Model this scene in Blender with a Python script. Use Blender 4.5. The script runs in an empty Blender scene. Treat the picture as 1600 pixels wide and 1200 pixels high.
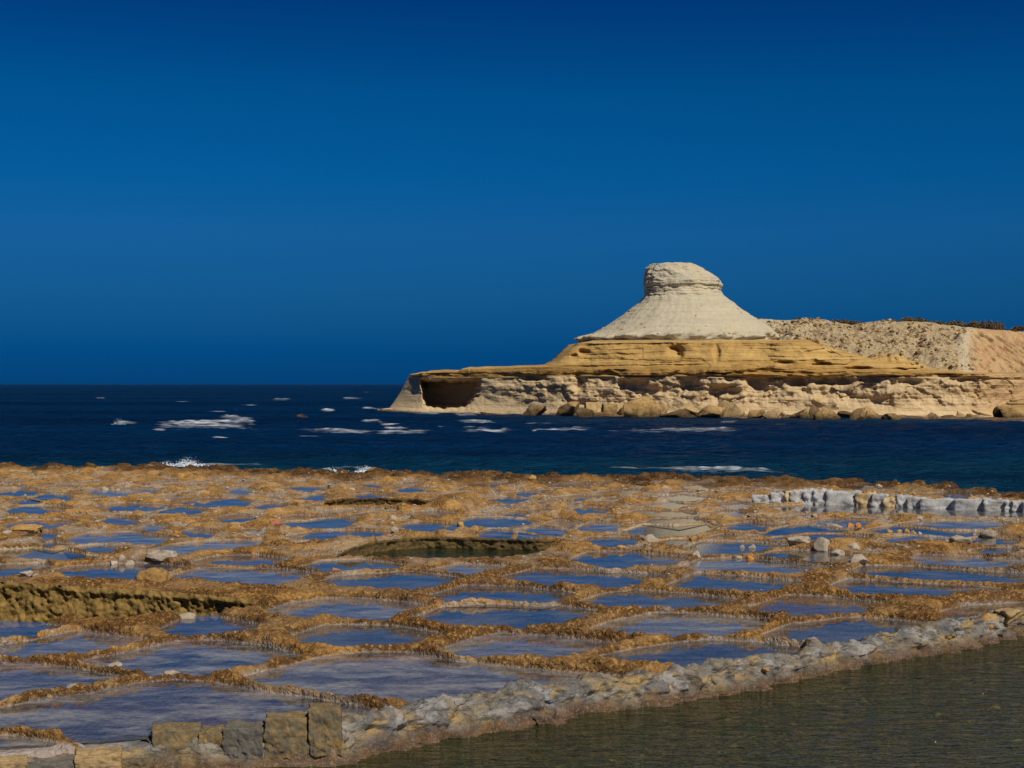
import bpy, bmesh, math, random
import numpy as np

# ------------------------------------------------------------------ camera, sky, sun, exposure
scene = bpy.context.scene
C = scene.collection
CAMZ = 4.0
F = 2222.2           # focal length in photograph pixels (1600 wide)
cam_d = bpy.data.cameras.new('camera')
cam_d.lens = 50.0; cam_d.sensor_width = 36.0
cam_d.clip_start = 0.1; cam_d.clip_end = 90000.0
cam = bpy.data.objects.new('camera', cam_d)
cam.location = (0, 0, CAMZ); cam.rotation_euler = (math.radians(90.0), 0, math.radians(0.0))
C.objects.link(cam); scene.camera = cam

SUN_TO = np.array([0.50, -0.82, 0.98]); SUN_TO /= np.linalg.norm(SUN_TO)
elev = math.asin(SUN_TO[2]); azim = math.atan2(SUN_TO[0], SUN_TO[1])
world = bpy.data.worlds.new('World'); scene.world = world
world.use_nodes = True
nt = world.node_tree; nt.nodes.clear()
wo = nt.nodes.new('ShaderNodeOutputWorld'); wb = nt.nodes.new('ShaderNodeBackground')
sky = nt.nodes.new('ShaderNodeTexSky'); sky.sky_type = 'NISHITA'; sky.sun_disc = False
sky.sun_elevation = elev; sky.sun_rotation = azim
sky.air_density = 1.0; sky.dust_density = 0.0; sky.ozone_density = 6.0; sky.altitude = 0
tint = nt.nodes.new('ShaderNodeMix'); tint.data_type = 'RGBA'; tint.blend_type = 'MULTIPLY'
tint.inputs[0].default_value = 1.0
# polarised deep blue: one even tint, plus the height falloff of a polarised, dust free sky
tc = nt.nodes.new('ShaderNodeTexCoord'); sx = nt.nodes.new('ShaderNodeSeparateXYZ')
ramp = nt.nodes.new('ShaderNodeValToRGB')
nt.links.new(tc.outputs['Generated'], sx.inputs[0]); nt.links.new(sx.outputs['Z'], ramp.inputs[0])
cr = ramp.color_ramp; cr.interpolation = 'LINEAR'
cr.elements[0].position = 0.0; cr.elements[0].color = (0.001, 0.043, 0.195, 1)
cr.elements[1].position = 1.0; cr.elements[1].color = (0.002, 0.10, 0.26, 1)
for p, c in ((0.023, (0.001, 0.058, 0.218, 1)), (0.064, (0.010, 0.102, 0.246, 1)), (0.105, (0.015, 0.140, 0.298, 1)), (0.145, (0.004, 0.158, 0.318, 1)),
             (0.198, (0.001, 0.160, 0.312, 1)), (0.259, (0.001, 0.106, 0.265, 1))):
    e = cr.elements.new(p); e.color = c
nt.links.new(sky.outputs[0], tint.inputs[6]); nt.links.new(ramp.outputs[0], tint.inputs[7])
nt.links.new(tint.outputs[2], wb.inputs[0]); wb.inputs[1].default_value = 0.13
nt.links.new(wb.outputs[0], wo.inputs[0])

sun_d = bpy.data.lights.new('sun', 'SUN'); sun_d.energy = 4.6; sun_d.angle = math.radians(0.5)
sun_d.color = (1.0, 0.93, 0.80)
sun = bpy.data.objects.new('sun', sun_d); C.objects.link(sun)
from mathutils import Vector
sun.rotation_euler = Vector(tuple(-SUN_TO)).to_track_quat('-Z', 'Y').to_euler()
sun.location = (60, -60, 90)
scene.view_settings.view_transform = 'Standard'; scene.view_settings.look = 'None'
scene.view_settings.exposure = 0.0; scene.view_settings.gamma = 1.0
scene.view_settings.use_curve_mapping = False

# ------------------------------------------------------------------ noise
_G2 = np.array([(math.cos(a), math.sin(a)) for a in np.arange(16) * math.pi / 8], dtype=np.float32)
_G3 = np.array([(1,1,0),(-1,1,0),(1,-1,0),(-1,-1,0),(1,0,1),(-1,0,1),(1,0,-1),(-1,0,-1),
                (0,1,1),(0,-1,1),(0,1,-1),(0,-1,-1),(1,1,0),(-1,1,0),(0,-1,1),(0,-1,-1)], dtype=np.float32)
def _hash(ix, iy, iz, s):
    h = (ix.astype(np.uint32) * np.uint32(374761393) + iy.astype(np.uint32) * np.uint32(668265263)
         + iz * np.uint32(2147483647 ^ 0x5bd1e995) + np.uint32(s * 97 + 13) * np.uint32(2246822519))
    h = (h ^ (h >> np.uint32(13))) * np.uint32(1274126177)
    h = (h ^ (h >> np.uint32(16))) * np.uint32(2654435761)
    return h ^ (h >> np.uint32(15))
def per2(x, y, s=0):
    x = np.asarray(x, np.float32); y = np.asarray(y, np.float32)
    x0 = np.floor(x); y0 = np.floor(y); fx = x - x0; fy = y - y0
    ix = x0.astype(np.int32); iy = y0.astype(np.int32)
    u = fx*fx*fx*(fx*(fx*6-15)+10); v = fy*fy*fy*(fy*(fy*6-15)+10)
    z = np.uint32(0)
    def g(dx, dy):
        k = _hash(ix+dx, iy+dy, z, s) & np.uint32(15)
        gv = _G2[k]; return gv[..., 0]*(fx-dx) + gv[..., 1]*(fy-dy)
    a = g(0,0); b = g(1,0); c = g(0,1); d = g(1,1)
    return ((a + u*(b-a)) * (1-v) + (c + u*(d-c)) * v) * 1.5
def per3(x, y, z, s=0):
    x = np.asarray(x, np.float32); y = np.asarray(y, np.float32); z = np.asarray(z, np.float32)
    x0 = np.floor(x); y0 = np.floor(y); z0 = np.floor(z); fx = x-x0; fy = y-y0; fz = z-z0
    ix = x0.astype(np.int32); iy = y0.astype(np.int32); iz = z0.astype(np.int32)
    f = lambda t: t*t*t*(t*(t*6-15)+10)
    u, v, w = f(fx), f(fy), f(fz)
    def g(dx, dy, dz):
        k = _hash(ix+dx, iy+dy, (iz+dz).astype(np.uint32), s) & np.uint32(15)
        gv = _G3[k]; return gv[...,0]*(fx-dx) + gv[...,1]*(fy-dy) + gv[...,2]*(fz-dz)
    L = lambda a, b, t: a + t*(b-a)
    return L(L(L(g(0,0,0), g(1,0,0), u), L(g(0,1,0), g(1,1,0), u), v),
             L(L(g(0,0,1), g(1,0,1), u), L(g(0,1,1), g(1,1,1), u), v), w)
def fbm2(x, y, o=4, s=0, gain=0.5):
    r = 0; a = 1.0
    for i in range(o):
        r = r + a*per2(x*2**i + 17.3*i, y*2**i - 9.1*i, s+i); a *= gain
    return r
def fbm3(x, y, z, o=4, s=0, gain=0.5):
    r = 0; a = 1.0
    for i in range(o):
        r = r + a*per3(x*2**i + 7.3*i, y*2**i - 3.1*i, z*2**i + 5.7*i, s+i); a *= gain
    return r
def worley2(x, y, s=0):
    x = np.asarray(x, np.float32); y = np.asarray(y, np.float32)
    ix = np.floor(x).astype(np.int32); iy = np.floor(y).astype(np.int32)
    d1 = np.full(x.shape, 9.0, np.float32)
    for dx in (-1, 0, 1):
        for dy in (-1, 0, 1):
            h = _hash(ix+dx, iy+dy, np.uint32(0), s)
            px = (ix+dx) + (h & np.uint32(1023)).astype(np.float32)/1023
            py = (iy+dy) + ((h >> np.uint32(10)) & np.uint32(1023)).astype(np.float32)/1023
            d1 = np.minimum(d1, (px-x)**2 + (py-y)**2)
    return np.sqrt(d1)
def worley3(x, y, z, s=0):
    ix = np.floor(x).astype(np.int32); iy = np.floor(y).astype(np.int32); iz = np.floor(z).astype(np.int32)
    d1 = np.full(np.shape(x), 9.0, np.float32)
    for dx in (-1, 0, 1):
        for dy in (-1, 0, 1):
            for dz in (-1, 0, 1):
                h = _hash(ix+dx, iy+dy, (iz+dz).astype(np.uint32), s)
                px = (ix+dx) + (h & np.uint32(1023)).astype(np.float32)/1023
                py = (iy+dy) + ((h >> np.uint32(10)) & np.uint32(1023)).astype(np.float32)/1023
                pz = (iz+dz) + ((h >> np.uint32(20)) & np.uint32(1023)).astype(np.float32)/1023
                d1 = np.minimum(d1, (px-x)**2 + (py-y)**2 + (pz-z)**2)
    return np.sqrt(d1)
def cells2(x, y, s=0):
    """a random value for the nearest cell: flat faces with sharp joints"""
    ix = np.floor(x).astype(np.int32); iy = np.floor(y).astype(np.int32)
    d1 = np.full(np.shape(x), 9.0, np.float32); val = np.zeros(np.shape(x), np.float32)
    for dx in (-1, 0, 1):
        for dy in (-1, 0, 1):
            h = _hash(ix+dx, iy+dy, np.uint32(0), s)
            px = (ix+dx) + (h & np.uint32(1023)).astype(np.float32)/1023
            py = (iy+dy) + ((h >> np.uint32(10)) & np.uint32(1023)).astype(np.float32)/1023
            d = (px-x)**2 + (py-y)**2; near = d < d1
            val = np.where(near, ((h >> np.uint32(20)) & np.uint32(1023)).astype(np.float32)/511.5 - 1, val); d1 = np.minimum(d1, d)
    return val
def sst(a, b, x):
    t = np.clip((x-a)/(b-a), 0, 1); return t*t*(3-2*t)

# ------------------------------------------------------------------ helpers
def at_z(px, py, z):                       # a point of the plane z seen where the photograph shows it
    D = (CAMZ - z) * F / (py - 600.0)
    return (px-800.0)/F*D, D
def at_d(px, py, D):
    return (px-800.0)/F*D, D, CAMZ - (py-600.0)/F*D
def link(name, me, parent=None):
    o = bpy.data.objects.new(name, me); C.objects.link(o)
    if parent is not None: o.parent = parent
    return o
def empty(name, loc=(0,0,0)):
    o = bpy.data.objects.new(name, None); o.location = loc; C.objects.link(o); o.empty_display_size = 0.2
    return o
def tag(o, label=None, cat=None, group=None, kind=None):
    if label: o['label'] = label
    if cat: o['category'] = cat
    if group: o['group'] = group
    if kind: o['kind'] = kind
    return o
def mesh_np(name, co, faces, mat, smooth=True, attrs=None):
    """co (N,3), faces (M,4) or (M,3) int arrays"""
    me = bpy.data.meshes.new(name)
    co = np.ascontiguousarray(co, np.float32); faces = np.ascontiguousarray(faces, np.int32)
    n, k = faces.shape
    me.vertices.add(len(co)); me.vertices.foreach_set('co', co.ravel())
    me.loops.add(n*k); me.loops.foreach_set('vertex_index', faces.ravel())
    me.polygons.add(n); me.polygons.foreach_set('loop_start', np.arange(0, n*k, k, dtype=np.int32))
    me.polygons.foreach_set('loop_total', np.full(n, k, np.int32))
    me.polygons.foreach_set('use_smooth', np.full(n, smooth, bool))
    if mat is not None: me.materials.append(mat)
    if attrs:
        for an, arr in attrs.items():
            a = me.attributes.new(an, 'FLOAT_COLOR', 'POINT')
            arr = np.ascontiguousarray(arr, np.float32)
            if arr.shape[1] == 3: arr = np.concatenate([arr, np.ones((len(arr), 1), np.float32)], 1)
            a.data.foreach_set('color', np.ascontiguousarray(arr).ravel())
    me.update(calc_edges=True); me.validate()
    return me
def grid_faces(nr, nc, wrap=False):
    i = np.arange(nr-1)[:, None]; j = np.arange(nc if wrap else nc-1)[None, :]
    j2 = (j+1) % nc
    a = i*nc + j; b = i*nc + j2; c = (i+1)*nc + j2; d = (i+1)*nc + j
    return np.stack([a+0*b, b, c, d], -1).reshape(-1, 4)

# ------------------------------------------------------------------ materials
def new_mat(name):
    m = bpy.data.materials.new(name); m.use_nodes = True
    t = m.node_tree; t.nodes.clear()
    out = t.nodes.new('ShaderNodeOutputMaterial')
    return m, t, out
class NB:
    """small node builder"""
    def __init__(s, t): s.t = t
    def n(s, typ, **kw):
        x = s.t.nodes.new(typ)
        for k, v in kw.items(): setattr(x, k, v)
        return x
    def put(s, sock, v):
        if hasattr(v, 'is_linked') or isinstance(v, bpy.types.NodeSocket): s.t.links.new(v, sock)
        else:
            if isinstance(v, (tuple, list)) and len(v) == 3 and sock.type == 'RGBA': v = (*v, 1)
            sock.default_value = v
    def coord(s, scale=(1,1,1)):
        tc = s.n('ShaderNodeTexCoord'); mp = s.n('ShaderNodeMapping'); mp.inputs['Scale'].default_value = scale
        s.t.links.new(tc.outputs['Object'], mp.inputs[0]); return mp.outputs[0]
    def noise(s, scale, detail=4, rough=0.55, vec=None, dist=0.0, out=0):
        x = s.n('ShaderNodeTexNoise'); x.inputs['Scale'].default_value = scale; x.inputs['Detail'].default_value = detail
        x.inputs['Roughness'].default_value = rough; x.inputs['Distortion'].default_value = dist
        if vec is not None: s.t.links.new(vec, x.inputs['Vector'])
        return x.outputs[out]
    def voro(s, scale, vec=None, feat='F1', out=0):
        x = s.n('ShaderNodeTexVoronoi'); x.feature = feat; x.inputs['Scale'].default_value = scale
        if vec is not None: s.t.links.new(vec, x.inputs['Vector'])
        return x.outputs[out]
    def rng(s, v, a, b, c=0.0, d=1.0, smooth=False):
        x = s.n('ShaderNodeMapRange'); x.interpolation_type = 'SMOOTHSTEP' if smooth else 'LINEAR'
        s.put(x.inputs[0], v)
        for i, q in zip((1,2,3,4), (a,b,c,d)): x.inputs[i].default_value = q
        return x.outputs[0]
    def math(s, op, a, b=0.0, clamp=False):
        x = s.n('ShaderNodeMath'); x.operation = op; x.use_clamp = clamp
        s.put(x.inputs[0], a); s.put(x.inputs[1], b); return x.outputs[0]
    def mix(s, fac, a, b, mode='MIX'):
        x = s.n('ShaderNodeMix'); x.data_type = 'RGBA'; x.blend_type = mode
        s.put(x.inputs[0], fac); s.put(x.inputs[6], a); s.put(x.inputs[7], b); return x.outputs[2]
    def attr(s, name):
        x = s.n('ShaderNodeAttribute'); x.attribute_name = name
        y = s.n('ShaderNodeSeparateColor'); s.t.links.new(x.outputs['Color'], y.inputs[0]); return y.outputs
    def bump(s, h, strength=0.5, dist=0.02, prev=None):
        x = s.n('ShaderNodeBump'); x.inputs['Strength'].default_value = strength; x.inputs['Distance'].default_value = dist
        s.put(x.inputs['Height'], h)
        if prev is not None: s.t.links.new(prev, x.inputs['Normal'])
        return x.outputs[0]
    def bsdf(s, col, rough=0.9, normal=None, spec=0.25):
        x = s.n('ShaderNodeBsdfPrincipled'); s.put(x.inputs['Base Color'], col); s.put(x.inputs['Roughness'], rough)
        x.inputs['Specular IOR Level'].default_value = spec
        if normal is not None: s.t.links.new(normal, x.inputs['Normal'])
        return x.outputs[0]

def mat_shelf():
    m, t, out = new_mat('crusted_rock_shelf'); b = NB(t); v = b.coord()
    k = b.attr('mask'); k2 = b.attr('mask2')          # mask: floor, salt, wet   mask2: wet stain with painted shade, pond/pit algae with painted glints, floor tint
    at = b.n('ShaderNodeAttribute'); at.attribute_name = 'mask'; crust = at.outputs['Alpha']
    n1 = b.noise(2.2, 5, 0.6, v); n2 = b.noise(14, 5, 0.65, v); n3 = b.noise(55, 4, 0.6, v); n4 = b.noise(0.35, 3, 0.5, v)
    vo = b.voro(13, b.coord()); vo2 = b.voro(34, b.coord())
    gold = b.mix(b.rng(n1, 0.35, 0.66), (0.29, 0.142, 0.036), (0.55, 0.305, 0.085))
    gold = b.mix(b.rng(n4, 0.40, 0.62), gold, b.mix(0.5, gold, (0.36, 0.25, 0.13)))
    gold = b.mix(b.rng(n3, 0.46, 0.30, 0, 0.55), gold, (0.62, 0.38, 0.13))
    gold = b.mix(b.rng(n2, 0.56, 0.70, 0, 0.7), gold, (0.20, 0.105, 0.032))
    br = b.math('ADD', b.rng(n2, 0.33, 0.54, 0, 0.95), b.math('MULTIPLY', b.rng(vo, 0.35, 0.75, 0, 0.6), b.rng(n1, 0.3, 0.6)), True)
    gold = b.mix(b.math('MULTIPLY', br, crust, True), gold, (0.105, 0.050, 0.014))
    gold = b.mix(b.math('MULTIPLY', b.rng(n3, 0.52, 0.64, 0, 0.85), b.rng(crust, 0, 1, 0.35, 1.0), True), gold, (0.050, 0.026, 0.010))
    stain_shade = b.math('MULTIPLY', k2[0], b.rng(n2, 0.30, 0.60), True)
    gold = b.mix(stain_shade, gold, (0.060, 0.032, 0.012))
    saltc = b.mix(b.rng(n2, 0.35, 0.65), (0.20, 0.165, 0.125), (0.45, 0.39, 0.32))
    saltc = b.mix(b.rng(n3, 0.55, 0.7, 0, 0.6), saltc, (0.62, 0.57, 0.51))
    sm = b.math('MULTIPLY', k[1], b.rng(n2, 0.34, 0.60), True)
    col = b.mix(sm, gold, saltc)
    # pan floors: wet, fine grey salt mud with pink and dark blue grey mottling
    vs = b.coord((0.8, 2.2, 1))
    f1 = b.noise(1.6, 6, 0.7, vs, 0.6); f2 = b.noise(5.0, 5, 0.7, vs, 0.3); f3 = b.noise(0.5, 3, 0.5, vs)
    fl = b.mix(b.rng(f1, 0.38, 0.62), (0.095, 0.104, 0.118), (0.31, 0.285, 0.265))
    fl = b.mix(b.rng(f2, 0.52, 0.68, 0, 0.75), fl, (0.40, 0.37, 0.345))
    fl = b.mix(b.rng(f3, 0.52, 0.66, 0, 0.45), fl, (0.31, 0.18, 0.18))
    fl = b.mix(b.math('MULTIPLY', k2[2], 1.0), fl, (0.46, 0.38, 0.26))
    col = b.mix(k[0], col, fl)
    alg_glint = b.mix(b.rng(n2, 0.4, 0.62), (0.030, 0.024, 0.008), (0.17, 0.120, 0.030))
    alg_glint = b.mix(b.rng(b.noise(9, 4, 0.6, b.coord((0.6, 1.3, 1))), 0.60, 0.70), alg_glint, (0.50, 0.38, 0.10))  # yellow flecks paint sunlit glints into the bed colour
    alg_glint = b.mix(b.rng(n1, 0.42, 0.62, 0, 0.8), alg_glint, (0.05, 0.065, 0.028))
    col = b.mix(k2[1], col, alg_glint)
    wetc = b.mix(b.rng(n2, 0.42, 0.64), (0.030, 0.016, 0.008), (0.14, 0.070, 0.022))
    col = b.mix(b.math('MULTIPLY', k[2], b.rng(n1, 0.2, 0.5), True), col, wetc)
    nb = b.bump(b.rng(vo, 0.0, 0.8, 1, 0), 0.7, 0.035); nb = b.bump(b.rng(vo2, 0.0, 0.8, 1, 0), 0.7, 0.014, nb); nb = b.bump(n2, 0.6, 0.03, nb)
    t.links.new(b.bsdf(col, 0.93, nb, 0.15), out.inputs[0]); return m

def mat_water(name, body=(1,1,1), rough=0.03, ripple=0.15, rscale=6.0, rdist=0.01, aniso=(0.5, 2.0, 1), murk=None, murkf=0.0, ior=1.34, film=None):
    m, t, out = new_mat(name); b = NB(t); v = b.coord(aniso)
    h = b.noise(rscale, 4, 0.6, v, 0.4)
    nb = b.bump(h, ripple, rdist)
    fr = b.n('ShaderNodeFresnel'); fr.inputs[0].default_value = ior; t.links.new(nb, fr.inputs[1])
    tr = b.n('ShaderNodeBsdfTransparent'); tr.inputs[0].default_value = (*body, 1)
    under = tr.outputs[0]
    if murk:
        df = b.n('ShaderNodeBsdfDiffuse'); df.inputs[0].default_value = (*murk, 1)
        mm = b.n('ShaderNodeMixShader'); mm.inputs[0].default_value = murkf
        t.links.new(under, mm.inputs[1]); t.links.new(df.outputs[0], mm.inputs[2]); under = mm.outputs[0]
    gl = b.n('ShaderNodeBsdfGlossy'); gl.inputs['Roughness'].default_value = rough; gl.inputs[0].default_value = (1,1,1,1)
    t.links.new(nb, gl.inputs['Normal'])
    mx = b.n('ShaderNodeMixShader'); t.links.new(fr.outputs[0], mx.inputs[0])
    t.links.new(under, mx.inputs[1]); t.links.new(gl.outputs[0], mx.inputs[2])
    res = mx.outputs[0]
    if film:                                            # drifting crust of salt crystals on the brine
        f1 = b.noise(1.1, 8, 0.74, b.coord((0.7, 1.2, 1)), 0.25); f2 = b.noise(9, 5, 0.75, b.coord((0.8, 1.2, 1)))
        ff = b.math('MULTIPLY', b.rng(f1, 0.44, 0.62, 0, film), b.rng(f2, 0.32, 0.62, 0.25, 1.0), True)
        fd = b.n('ShaderNodeBsdfDiffuse'); b.put(fd.inputs[0], b.mix(b.rng(b.noise(0.45, 3, 0.5), 0.45, 0.6), (0.31, 0.305, 0.30), (0.35, 0.25, 0.24)))
        fm = b.n('ShaderNodeMixShader'); t.links.new(ff, fm.inputs[0]); t.links.new(res, fm.inputs[1]); t.links.new(fd.outputs[0], fm.inputs[2]); res = fm.outputs[0]
    t.links.new(res, out.inputs[0]); return m

def mat_sea():
    m, t, out = new_mat('sea_water'); b = NB(t)
    k = b.attr('mask')                                  # foam, shallow, breaker
    v = b.coord((0.35, 1.0, 1)); v2 = b.coord((1, 1, 1))
    h1 = b.noise(0.9, 5, 0.65, v, 0.5); h2 = b.noise(4.5, 4, 0.6, v)
    nb = b.bump(h1, 1.0, 1.6); nb = b.bump(h2, 0.8, 0.2, nb)
    col = b.mix(k[1], (0.0008, 0.022, 0.074), (0.003, 0.056, 0.108))
    col = b.mix(b.rng(b.noise(0.02, 4, 0.6, b.coord((0.25, 1, 1))), 0.42, 0.62), col, b.mix(0.7, col, (0.001, 0.008, 0.028)))
    fo = b.math('ADD', b.math('MULTIPLY', b.noise(0.8, 8, 0.8, b.coord((0.10, 0.9, 1)), 0.3), 0.7), b.math('MULTIPLY', b.noise(2.5, 6, 0.8, b.coord((0.35, 1.0, 1)), 0.5), 0.3))
    ff = b.rng(b.math('ADD', fo, b.math('MULTIPLY', k[0], 0.55)), 0.74, 1.08, 0, 0.92)
    ff = b.math('MULTIPLY', ff, b.rng(k[0], 0.02, 0.15), True)
    # facets that face the viewer win over grazing ones on a rough sea, so the reflection never reaches a mirror's
    fr = b.n('ShaderNodeFresnel'); fr.inputs[0].default_value = 1.34; t.links.new(nb, fr.inputs[1])
    fac = b.math('MULTIPLY', b.math('POWER', fr.outputs[0], 1.3), 0.56)
    db = b.n('ShaderNodeBsdfDiffuse'); b.put(db.inputs[0], col); t.links.new(nb, db.inputs['Normal'])
    gl = b.n('ShaderNodeBsdfGlossy'); gl.inputs['Roughness'].default_value = 0.18; t.links.new(nb, gl.inputs['Normal'])
    p = b.n('ShaderNodeMixShader'); t.links.new(fac, p.inputs[0]); t.links.new(db.outputs[0], p.inputs[1]); t.links.new(gl.outputs[0], p.inputs[2])
    d = b.n('ShaderNodeBsdfDiffuse'); d.inputs[0].default_value = (0.62, 0.66, 0.70, 1)
    mx = b.n('ShaderNodeMixShader'); t.links.new(ff, mx.inputs[0])
    t.links.new(p.outputs[0], mx.inputs[1]); t.links.new(d.outputs[0], mx.inputs[2])
    t.links.new(mx.outputs[0], out.inputs[0]); return m

def mat_cliff():
    m, t, out = new_mat('layered_limestone'); b = NB(t); v = b.coord()
    k = b.attr('mask')                                  # ochre, pale smooth foot, grey rubble
    k2 = b.attr('mask2')                                # clay, grey marl, dark waterline
    st = b.noise(1.0, 6, 0.65, b.coord((0.05, 0.05, 2.2)), 0.3)      # strata
    st2 = b.noise(1.0, 4, 0.6, b.coord((0.12, 0.12, 7.0)), 0.2)
    n1 = b.noise(0.25, 5, 0.6, v); n2 = b.noise(1.6, 5, 0.65, v); n3 = b.noise(6.0, 4, 0.65, v)
    pale = b.mix(b.rng(n1, 0.35, 0.65), (0.55, 0.395, 0.205), (0.46, 0.335, 0.18))
    pale = b.mix(b.rng(st, 0.42, 0.62, 0, 0.55), pale, (0.50, 0.38, 0.24))
    pale = b.mix(b.rng(n2, 0.52, 0.72, 0, 0.5), pale, (0.30, 0.225, 0.14))
    pale = b.mix(b.rng(n1, 0.56, 0.64, 0, 0.6), pale, (0.50, 0.34, 0.15))
    pale = b.mix(k[1], pale, b.mix(b.rng(n2, 0.3, 0.7), (0.60, 0.455, 0.27), (0.53, 0.39, 0.215)))
    och = b.mix(b.rng(st, 0.36, 0.62), (0.36, 0.205, 0.058), (0.53, 0.355, 0.130))
    och = b.mix(b.rng(st2, 0.52, 0.70, 0, 0.45), och, (0.31, 0.19, 0.07))
    och = b.mix(b.rng(n2, 0.50, 0.72, 0, 0.5), och, (0.46, 0.31, 0.12))
    at = b.n('ShaderNodeAttribute'); at.attribute_name = 'mask'
    och = b.mix(b.math('MULTIPLY', at.outputs['Alpha'], b.rng(n2, 0.3, 0.6, 0.35, 0.9), True), och, (0.30, 0.165, 0.045))
    och = b.mix(b.rng(n3, 0.56, 0.72, 0, 0.5), och, (0.22, 0.13, 0.05))
    rub = b.mix(b.rng(n2, 0.35, 0.62), (0.47, 0.37, 0.225), (0.30, 0.225, 0.13))
    rub = b.mix(b.rng(n3, 0.50, 0.66, 0, 0.75), rub, (0.15, 0.11, 0.065))
    clay = b.mix(b.rng(n1, 0.35, 0.65), (0.47, 0.315, 0.155), (0.42, 0.26, 0.13))
    clay = b.mix(b.rng(n2, 0.55, 0.75, 0, 0.5), clay, (0.27, 0.165, 0.08))
    marl = b.mix(b.rng(st, 0.38, 0.62), (0.50, 0.435, 0.30), (0.43, 0.385, 0.285))
    marl = b.mix(b.rng(st2, 0.50, 0.72, 0, 0.45), marl, (0.33, 0.285, 0.20))
    marl = b.mix(b.rng(n2, 0.52, 0.75, 0, 0.4), marl, (0.55, 0.48, 0.34))
    marl = b.mix(b.rng(b.noise(0.9, 5, 0.65, b.coord((1.2, 1.2, 0.16)), 0.5), 0.50, 0.66, 0, 0.55), marl, (0.36, 0.315, 0.225))
    marl = b.mix(b.rng(n1, 0.55, 0.68, 0, 0.45), marl, (0.50, 0.39, 0.215))
    col = b.mix(k[0], pale, och); col = b.mix(k[2], col, rub)
    col = b.mix(k2[0], col, clay); col = b.mix(k2[1], col, marl)
    col = b.mix(k2[2], col, b.mix(b.rng(n2, 0.4, 0.6), (0.09, 0.055, 0.03), (0.20, 0.13, 0.07)))
    nb = b.bump(st2, 0.5, 0.15); nb = b.bump(n2, 0.6, 0.35, nb); nb = b.bump(n3, 0.6, 0.10, nb)
    t.links.new(b.bsdf(col, 0.95, nb, 0.1), out.inputs[0]); return m

def mat_rock(name, c1, c2, c3, scale=1.0, wetz=None, wetc=(0.06, 0.035, 0.018), bumpd=0.05):
    m, t, out = new_mat(name); b = NB(t)
    g = b.n('ShaderNodeNewGeometry'); v = g.outputs['Position']
    n1 = b.noise(0.8*scale, 5, 0.6, v); n2 = b.noise(4*scale, 5, 0.65, v); n3 = b.noise(18*scale, 4, 0.6, v)
    col = b.mix(b.rng(n1, 0.36, 0.64), c1, c2)
    col = b.mix(b.rng(n2, 0.48, 0.70, 0, 0.75), col, c3)
    col = b.mix(b.rng(n3, 0.56, 0.74, 0, 0.6), col, tuple(x*0.45 for x in c3))
    cv = b.voro(2.2*scale, v); col = b.mix(b.rng(cv, 0.55, 0.95, 0, 0.55), col, tuple(x*0.5 for x in c3))
    if wetz is not None:
        s = b.n('ShaderNodeSeparateXYZ'); t.links.new(v, s.inputs[0])
        zz = b.math('ADD', s.outputs['Z'], b.rng(n1, 0.3, 0.7, -wetz[2], wetz[2]))
        zz = b.math('ADD', zz, b.rng(n2, 0.3, 0.7, -wetz[2]*1.2, wetz[2]*1.2))
        wc = b.mix(b.rng(n2, 0.42, 0.62), tuple(x*0.5 for x in wetc), tuple(x*1.9 for x in wetc))
        wc = b.mix(b.rng(n3, 0.55, 0.7, 0, 0.7), wc, tuple(min(0.4, x*4) for x in wetc))
        col = b.mix(b.rng(zz, wetz[0], wetz[1], 0.92, 0), col, wc)
    nb = b.bump(n2, 0.7, bumpd); nb = b.bump(n3, 0.6, bumpd*0.3, nb)
    t.links.new(b.bsdf(col, 0.93, nb, 0.15), out.inputs[0]); return m

def mat_plain(name, c1, c2, scale=3.0, rough=0.9):
    m, t, out = new_mat(name); b = NB(t)
    n1 = b.noise(scale, 4, 0.6, b.coord())
    t.links.new(b.bsdf(b.mix(b.rng(n1, 0.35, 0.65), c1, c2), rough, None, 0.1), out.inputs[0]); return m

M_SHELF = mat_shelf(); M_CLIFF = mat_cliff(); M_SEA = mat_sea()
M_PAN = mat_water('crusted_brine', (0.72, 0.73, 0.77), 0.03, 0.08, 9.0, 0.01, ior=1.40, film=0.72)
M_PAN2 = mat_water('clear_brine', (0.74, 0.77, 0.82), 0.02, 0.05, 9.0, 0.01, ior=1.42, film=0.22)
M_PAN3 = mat_water('brown_brine', (0.74, 0.62, 0.50), 0.03, 0.06, 9.0, 0.01, ior=1.40, film=0.25)
M_PAN4 = mat_water('hazy_brine', (0.84, 0.85, 0.88), 0.03, 0.08, 9.0, 0.01, ior=1.40, film=0.50)
M_POND = mat_water('pond_water', (0.70, 0.80, 0.56), 0.05, 1.0, 4.0, 0.10, (0.55, 1.5, 1), (0.030, 0.054, 0.016), 0.28)
M_BOULD = mat_rock('ochre_boulder', (0.33, 0.205, 0.075), (0.42, 0.28, 0.115), (0.18, 0.105, 0.04), 1.0, (-0.55, 0.55, 0.35), (0.05, 0.030, 0.014))
M_BOULD2 = mat_rock('brown_boulder', (0.15, 0.095, 0.045), (0.23, 0.155, 0.07), (0.08, 0.05, 0.025), 1.0, (-0.55, 0.55, 0.35), (0.05, 0.030, 0.014))
M_BOULD3 = mat_rock('pale_boulder', (0.44, 0.315, 0.155), (0.38, 0.255, 0.115), (0.24, 0.155, 0.07), 1.0, (-0.85, -0.2, 0.3))
M_ST_WHITE = mat_rock('salt_white_stone', (0.40, 0.345, 0.28), (0.30, 0.245, 0.18), (0.34, 0.26, 0.17), 6.0, None, bumpd=0.01)
M_ST_OCHRE = mat_rock('ochre_stone', (0.46, 0.28, 0.095), (0.36, 0.205, 0.065), (0.22, 0.12, 0.04), 6.0, None, bumpd=0.01)
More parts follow.
